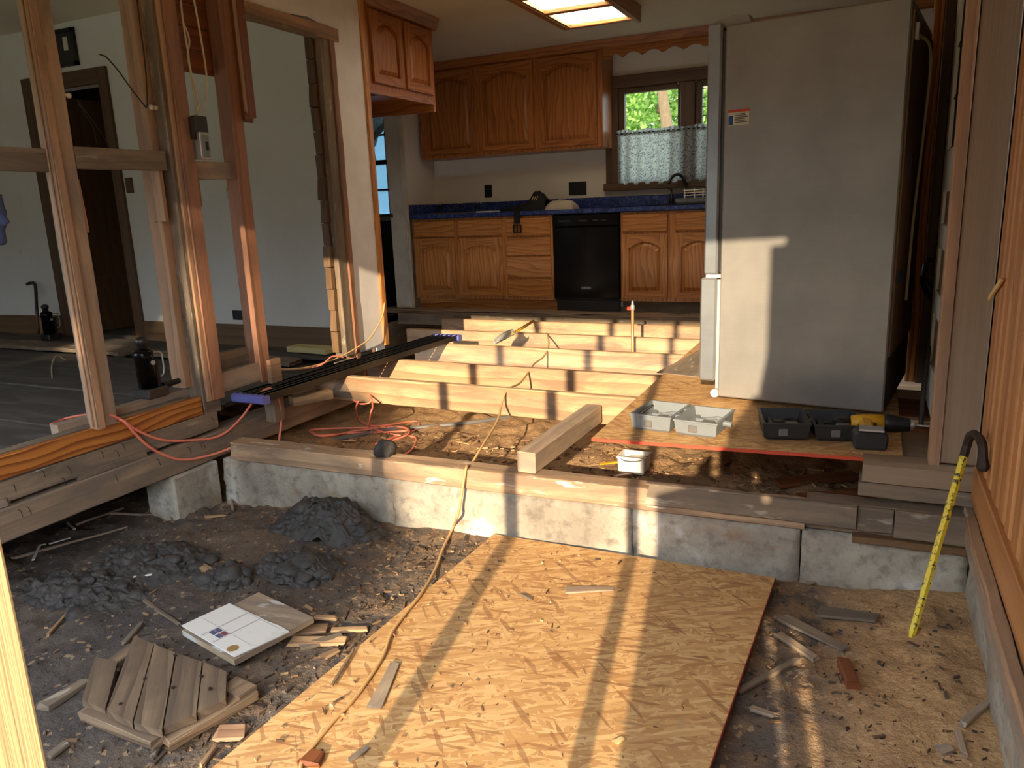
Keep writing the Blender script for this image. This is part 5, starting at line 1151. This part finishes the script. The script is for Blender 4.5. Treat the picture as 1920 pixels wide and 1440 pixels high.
cord('orange cord drooping across the heavy beam to the sill end', [onx(200, 778, -3.06), onx(232, 790, XC), onx(255, 815, XC), onx(280, 838, XC), onx(315, 856, XC), onx(350, 862, XC + .01), onx(400, 852, -2.95), onx(440, 838, -2.9), onx(470, 835, -2.86), ony(490, 838, 2.8)], .0065, 'cord_orange', 'orange cords')
D_ = lambda u, v: g_(u, v, .008, 4, -.32)
cord('orange cord tangled in a pile under the nearest joist', [D_(582, 805), D_(600, 816), D_(660, 812), D_(760, 808), D_(745, 800), D_(680, 806), D_(610, 818), D_(585, 812), D_(590, 805), D_(680, 802), D_(755, 802), D_(764, 815), D_(720, 830), D_(705, 832), D_(740, 820), D_(775, 808), D_(786, 797), D_(775, 790), D_(720, 798), D_(690, 797), D_(672, 785), ony(668, 765, 3.5), ony(672, 752, 3.45)], .0055, 'cord_orange', 'orange cords')
cord('orange cord loop running from the pile back to the sill', [D_(700, 805), D_(740, 815), D_(778, 820), D_(775, 838), D_(760, 852), D_(735, 858), D_(715, 860)], .0055, 'cord_orange', 'orange cords')
cord('orange cord strand dropping from the joists into the pile', [ony(688, 690, 4.05), ony(684, 700, 4.0), ony(698, 755, 3.5), ony(695, 775, 3.42), D_(692, 800)], .005, 'cord_orange', 'orange cords')
cord('orange cord loop hanging under the nearest joist', [ony(662, 750, 3.5), ony(675, 757, 3.48), ony(690, 756, 3.48), ony(698, 751, 3.5)], .005, 'cord_orange', 'orange cords')
cord('tan cord hanging beside the oak trim down to the left floor', [onx(721, 568, -2.98), onx(716, 595, -2.97), onx(695, 632, -2.96), onx(672, 650, -2.97), onx(640, 668, -2.98), onx(600, 683, -3.0), onx(560, 691, -3.03), onz(520, 692, .05)], .005, 'cord_tan', 'tan cords')
cord('orange cord end behind the black rails', [onz(520, 694, .03), onz(560, 692, .03), onx(600, 685, -2.99), onx(620, 670, -2.98), onx(632, 668, -2.97), onx(644, 670, -2.96)], .005, 'cord_orange', 'orange cords')
oz = zg + .006
cord('long tan cord crossing from the joists over the sill and the foreground board', [ony(1025, 625, 5.34), ony(1029, 640, 5.05), ony(1027, 655, 4.80), ony(1018, 670, 4.62), ony(1002, 682, 4.38), ony(993, 695, 4.17), ony(975, 718, 3.88), ony(957, 727, 3.68), ony(947, 737, 3.585), ony(940, 760, 3.5), ony(932, 790, 3.3), ony(905, 835, 3.0), ony(882, 872, 2.84), Vector((ony(874, 893, 2.73).x, 2.735, -.152)), ony(866, 925, 2.70), ony(862, 950, 2.69), ony(857, 970, 2.665), g_(848, 992, .012), g_(830, 1030, .012), g_(815, 1070, .012), onz(790, 1112, oz), onz(760, 1150, oz), onz(735, 1185, oz), onz(718, 1230, oz), onz(690, 1275, oz), onz(660, 1315, oz), onz(625, 1352, oz), onz(590, 1395, oz), onz(568, 1425, oz), onz(562, 1460, oz)], .0058, 'cord_tan', 'tan cords')
# ------------------------------------------------------------------ wood scraps and splinters
rnd = random.Random(5)
def scrap(u0, v0, u1, v1, w_, label, mat='scrap', th=.012, onb=False, z=None, name='wood_scrap', cat='wood scrap'):
    if z is None: a, b = (onz(u0, v0, zg + .008), onz(u1, v1, zg + .008)) if onb else (g_(u0, v0, .01), g_(u1, v1, .01))
    else: a, b = onz(u0, v0, z), onz(u1, v1, z)
    return lone(name, board(a, b, w_, th, rough=.0025, segs=6, ragged=(.02, .02), taper=rnd.uniform(.6, 1)), M_[mat], label, cat, 'wood scraps on the dirt')
scrap(366, 1056, 425, 1086, .035, 'orange brown broken stick beside the mud clods')
scrap(540, 1203, 655, 1202, .05, 'longest pale wood splinter right of the tiled board')
scrap(505, 1185, 617, 1178, .06, 'brown wood sliver tucked under the tiled board')
scrap(618, 1182, 694, 1180, .025, 'short pale splinter above the longest one')
scrap(560, 1215, 650, 1190, .04, 'weathered splinter crossing under the longest one', 'grey')
scrap(590, 1158, 636, 1160, .022, 'small pale splinter near the tip of the tiled board')
scrap(600, 1235, 640, 1215, .03, 'narrow orange splinter beside the foreground board')
scrap(270, 1125, 338, 1172, .014, 'thin stick pointing at the tiled board', 'grey')
scrap(400, 1375, 465, 1372, .06, 'pinkish flat wood chip right of the floor chunk', 'stud')
scrap(375, 1440, 408, 1395, .015, 'thin curved stick below the floor chunk')
scrap(83, 1425, 132, 1388, .025, 'dark wood piece near the bright stud', 'grey')
scrap(85, 1195, 130, 1145, .012, 'thin tan stick left of the hole', 'scrap')
scrap(230, 1208, 268, 1165, .02, 'brown stick above the floor chunk', 'grey')
scrap(75, 1330, 165, 1275, .05, 'dark slat left of the floor chunk', 'grey', .02)
scrap(315, 975, 385, 935, .022, 'pale stick leaning at the concrete pier', 'stud_pale')
scrap(205, 962, 298, 967, .012, 'straight thin lath before the concrete pier', 'stud_pale')
scrap(20, 1048, 240, 988, .016, 'long thin lath under the heavy beam', 'stud_pale')
scrap(140, 985, 232, 952, .014, 'second thin lath under the heavy beam', 'stud_pale')
scrap(380, 970, 425, 966, .018, 'small lath right of the concrete pier')
scrap(433, 918, 436, 958, .012, 'thin upright stick against the foundation', 'stud_pale')
scrap(285, 1418, 300, 1395, .02, 'stub of stick under the floor chunk corner', 'grey')
scrap(1058, 1107, 1155, 1104, .045, 'flat pale wood shard on the foreground strand board', 'stud_pale', .008, True)
scrap(975, 1113, 1000, 1125, .012, 'thin dark shard on the strand board', 'grey', .006, True)
scrap(1150, 1395, 1172, 1382, .02, 'pale chip near the right edge of the foreground board', 'newpine', .006, True)
scrap(650, 1430, 690, 1400, .02, 'dark chip in the stud shadow', 'grey', .008, True)
scrap(700, 1330, 742, 1240, .045, 'brown wood flake on the strand board by the tan cord', 'plywood', .004, True)
scrap(575, 1440, 600, 1405, .06, 'dark red wood chunk under the tan cord', 'shiplap', .02, True)
scrap(620, 1290, 665, 1215, .01, 'thin stick along the left edge of the foreground board', 'scrap', .006, True)
scrap(1462, 1155, 1590, 1220, .055, 'long grey slat on the dirt beside the sawdust', 'grey', .012)
scrap(1533, 1146, 1650, 1160, .075, 'flat grey board half buried in sawdust', 'grey', .012)
scrap(1580, 1240, 1600, 1290, .035, 'rotten brown wood chunk in the right dirt', 'shiplap', .03)
scrap(1378, 1300, 1500, 1235, .02, 'dark stick beside the right edge of the strand board', 'grey', .014)
scrap(1400, 1325, 1460, 1345, .022, 'pale stick between the light stripes', 'stud_pale')
scrap(1455, 1185, 1535, 1240, .03, 'dark plank piece under the sun stripe', 'grey')
scrap(1800, 1362, 1865, 1305, .02, 'grey lath leaning at the right kerb', 'stud_pale')
scrap(1795, 1365, 1810, 1420, .016, 'small lath in the right corner', 'stud_pale')
scrap(1755, 1410, 1790, 1400, .03, 'broken grey chip near the right kerb', 'stud_pale')
scrap(1595, 1093, 1618, 1097, .02, 'pale chip near the foundation crack')
scrap(1498, 1075, 1525, 1095, .035, 'brown flake at the foundation crack', 'plywood', .006)
scrap(1345, 1052, 1500, 1075, .02, 'thin lath behind the strand board edge', 'grey', .01)
scrap(1150, 895, 1225, 880, .02, 'thin stick near the white box', 'stud', .01)
for k, (a, b, c, d, lb) in enumerate(((520, 838, 760, 800, 'grey plastic-like conduit lying under the nearest joist'), (770, 803, 1000, 775, 'grey conduit continuing under the second joist'))):
    bm = NB(); tube(bm, spline([D_(a, b), D_((a + c) / 2, (b + d) / 2 + 3), D_(c, d)], 6), .013, 8); lone('conduit', bm, M_['case_trim'], lb, 'conduit', 'grey conduits', smooth=True)
for u, v, lb in ((1545, 900, 'dark crawlspace plank nearest the white box'), (1590, 930, 'crawlspace plank nearest the corner timbers')):
    a, b = D_(u - 90, v + 6), D_(u + 60, v - 8); lone('crawl_plank', board(a, b, .09, .02, rough=.003, segs=6), M_['shiplap'], lb, 'plank', 'planks in the crawlspace')
for u0, v0, u1, v1, lb in ((62, 1050, 75, 1022, 'bent white strip lying upright near the left edge'), (75, 1022, 85, 1020, 'white bent strip end near the left edge'), (92, 1020, 132, 1008, 'longer white scrap under the heavy beam'), (126, 980, 140, 992, 'white chip under the heavy beam'), (250, 1082, 285, 1077, 'white flake on the mud clods')):
    lone('white_scrap', board(g_(u0, v0, .012), g_(u1, v1, .015), .012, .005), M_['white'], lb, 'scrap', 'white scraps under the beam')
# sawn splinters scattered around: fine litter nobody could count
def litter(name, n, region, smin, smax, label, fz, mat='chips'):
    bm = NB(); rr = random.Random(n)
    for _ in range(n):
        x, y = region(rr)
        L = rr.uniform(smin, smax) * (2.5 if rr.random() < .15 else 1); W = L * rr.uniform(.08, .3); T = rr.uniform(.001, .004); a = rr.uniform(0, 6.28); z = fz(x, y) + T * .6 + .002
        ca, sa = math.cos(a), math.sin(a); t1, t2 = rr.uniform(-.2, .2), rr.uniform(-.12, .12); vs_ = []
        for dz in (-T, T):
            for sx, sy in ((-1, -1), (1, -rr.uniform(.4, 1)), (1, rr.uniform(.4, 1)), (-1, 1)):
                lx, ly = sx * L / 2, sy * W / 2; vs_.append(bm.verts.new((x + lx * ca - ly * sa, y + lx * sa + ly * ca, z + dz + lx * t2 + ly * t1)))
        for q in ((3, 2, 1, 0), (4, 5, 6, 7), (0, 1, 5, 4), (1, 2, 6, 5), (2, 3, 7, 6), (3, 0, 4, 7)): bm.faces.new([vs_[i] for i in q])
    o = mk(name, bm, M_[mat]); return setp(o, label, 'debris', None, 'stuff')
def R1(q):
    while True:
        x, y = q.uniform(-2.95, .34), q.uniform(.9, 2.68)
        if x < -1.43 or x > -.26:
            if x > -.26 or x > -2.1 or q.random() < .4: return x, y
litter('wood_litter', 1500, R1, .004, .017, 'fine wood splinters scattered over the dark dirt', H, 'chips_dark')
litter('crawlspace_litter', 1500, lambda q: (q.uniform(-2.7, .3), q.uniform(2.95, 3.7)), .008, .035, 'wood chips and splinters on the dirt between sill and joists', H)
litter('strand_board_litter', 420, lambda q: (q.uniform(-1.4, -.3), q.uniform(.7, 2.68)), .004, .014, 'dark specks and chips on the foreground strand board', lambda x, y: zg + .001)
litter('edge_litter', 420, lambda q: (q.gauss(-1.55, .12), q.uniform(.9, 2.7)), .005, .024, 'splinters along the left edge of the foreground board', H, 'chips_dark')
# ------------------------------------------------------------------ trees
def tree(label, x, y, h, rad, n, trunk_r, leaf=.22, seed=1, cz=.62, group='trees outside', squash=.8, lm='leaf'):
    rr = random.Random(seed); r = thing('leafy_tree', label, 'tree', (x, y, -.56), group)
    bm = NB(); tube(bm, spline([(x, y, -.58), (x + .1, y, h * .25), (x - .1, y + .1, h * .5), (x, y, h * .8)], 5), [trunk_r * (1 - .05 * i) for i in range(16)], 8); mk('trunk', bm, M_['bark'], r, True)
    bm = NB()
    cl = [(Vector((x, y, h * cz)) + Vector((rr.uniform(-1, 1) * rad * .65, rr.uniform(-1, 1) * rad * .65, rr.uniform(-1, 1) * h * .3)), rad * rr.uniform(.35, .6)) for _ in range(14)]
    for _ in range(n):
        c, q = rr.choice(cl); d = Vector((rr.gauss(0, 1), rr.gauss(0, 1), rr.gauss(0, 1) * squash)).normalized() * q * rr.uniform(.5, 1) ** .5
        p = c + d; s = leaf * rr.uniform(.5, 1); u = Vector((rr.gauss(0, 1), rr.gauss(0, 1), rr.gauss(0, 1))).normalized(); v = u.orthogonal().normalized() * .6
        bm.faces.new([bm.verts.new(p + k) for k in (u * s, v * s, -u * s, -v * s)])
    mk('crown', bm, M_[lm], r); return r
for i, (x, y, h, rad) in enumerate(((-9.5, 23, 7, 3.2), (-5.2, 21, 6, 2.8), (-7.2, 26, 9, 3.5), (-2.0, 24, 7, 3.0), (-13, 24, 8, 3.4), (-16.5, 22, 7, 3.2), (1.5, 22, 7, 3))):
    tree(['tree seen through the kitchen window, left', 'tree seen through the kitchen window, centre', 'tall tree behind the window trees', 'tree right of the kitchen window view', 'tree beyond the nook window', 'outer tree beyond the nook window', 'tree behind the refrigerator side'][i], x, y, h, rad, 9000 if i < 4 else 3000, .22 if i != 1 else .3, .11 if i < 4 else .22, i + 2, .5)
for i, (x, h, rad) in enumerate(((.15, 5.3, 1.05), (-1.2, 7.8, 1.35), (-3.6, 7.8, 1.9), (-6.2, 7.8, 2.3), (-9.2, 7.8, 2.4))):  # unseen trees added and sized to keep the sun off the left side
    tree(['low tree nearest the sun gap behind the viewer', 'slim tall yard tree behind the viewer', 'third yard tree behind the viewer', 'fourth yard tree behind the viewer', 'outermost yard tree behind the viewer'][i], x, -14.5, h, rad, 4200, .2, .3, 40 + i, .66, 'yard trees behind the viewer', lm='leaf_dark')
q = ony(1246, 222, 14.0); tree('slender pale tree trunk standing close outside the kitchen window', q.x, 14.0, 6.5, .9, 900, .16, .1, 77, .95)
bm = NB(); rr = random.Random(9)
for _ in range(9000):  # unseen leaf mass added to hold back light from the low sky
    p = Vector((rr.uniform(-30, 30), -17.5 + rr.gauss(0, .5), rr.uniform(-.5, 3.9))); u = Vector((rr.gauss(0, 1), rr.gauss(0, 1), rr.gauss(0, 1))).normalized() * .3; v = u.orthogonal() * .7
    bm.faces.new([bm.verts.new(p + k) for k in (u, v, -u, -v)])
lone('tall_hedge', bm, M_['leaf_dark'], 'tall hedge along the yard behind the viewer', 'hedge')
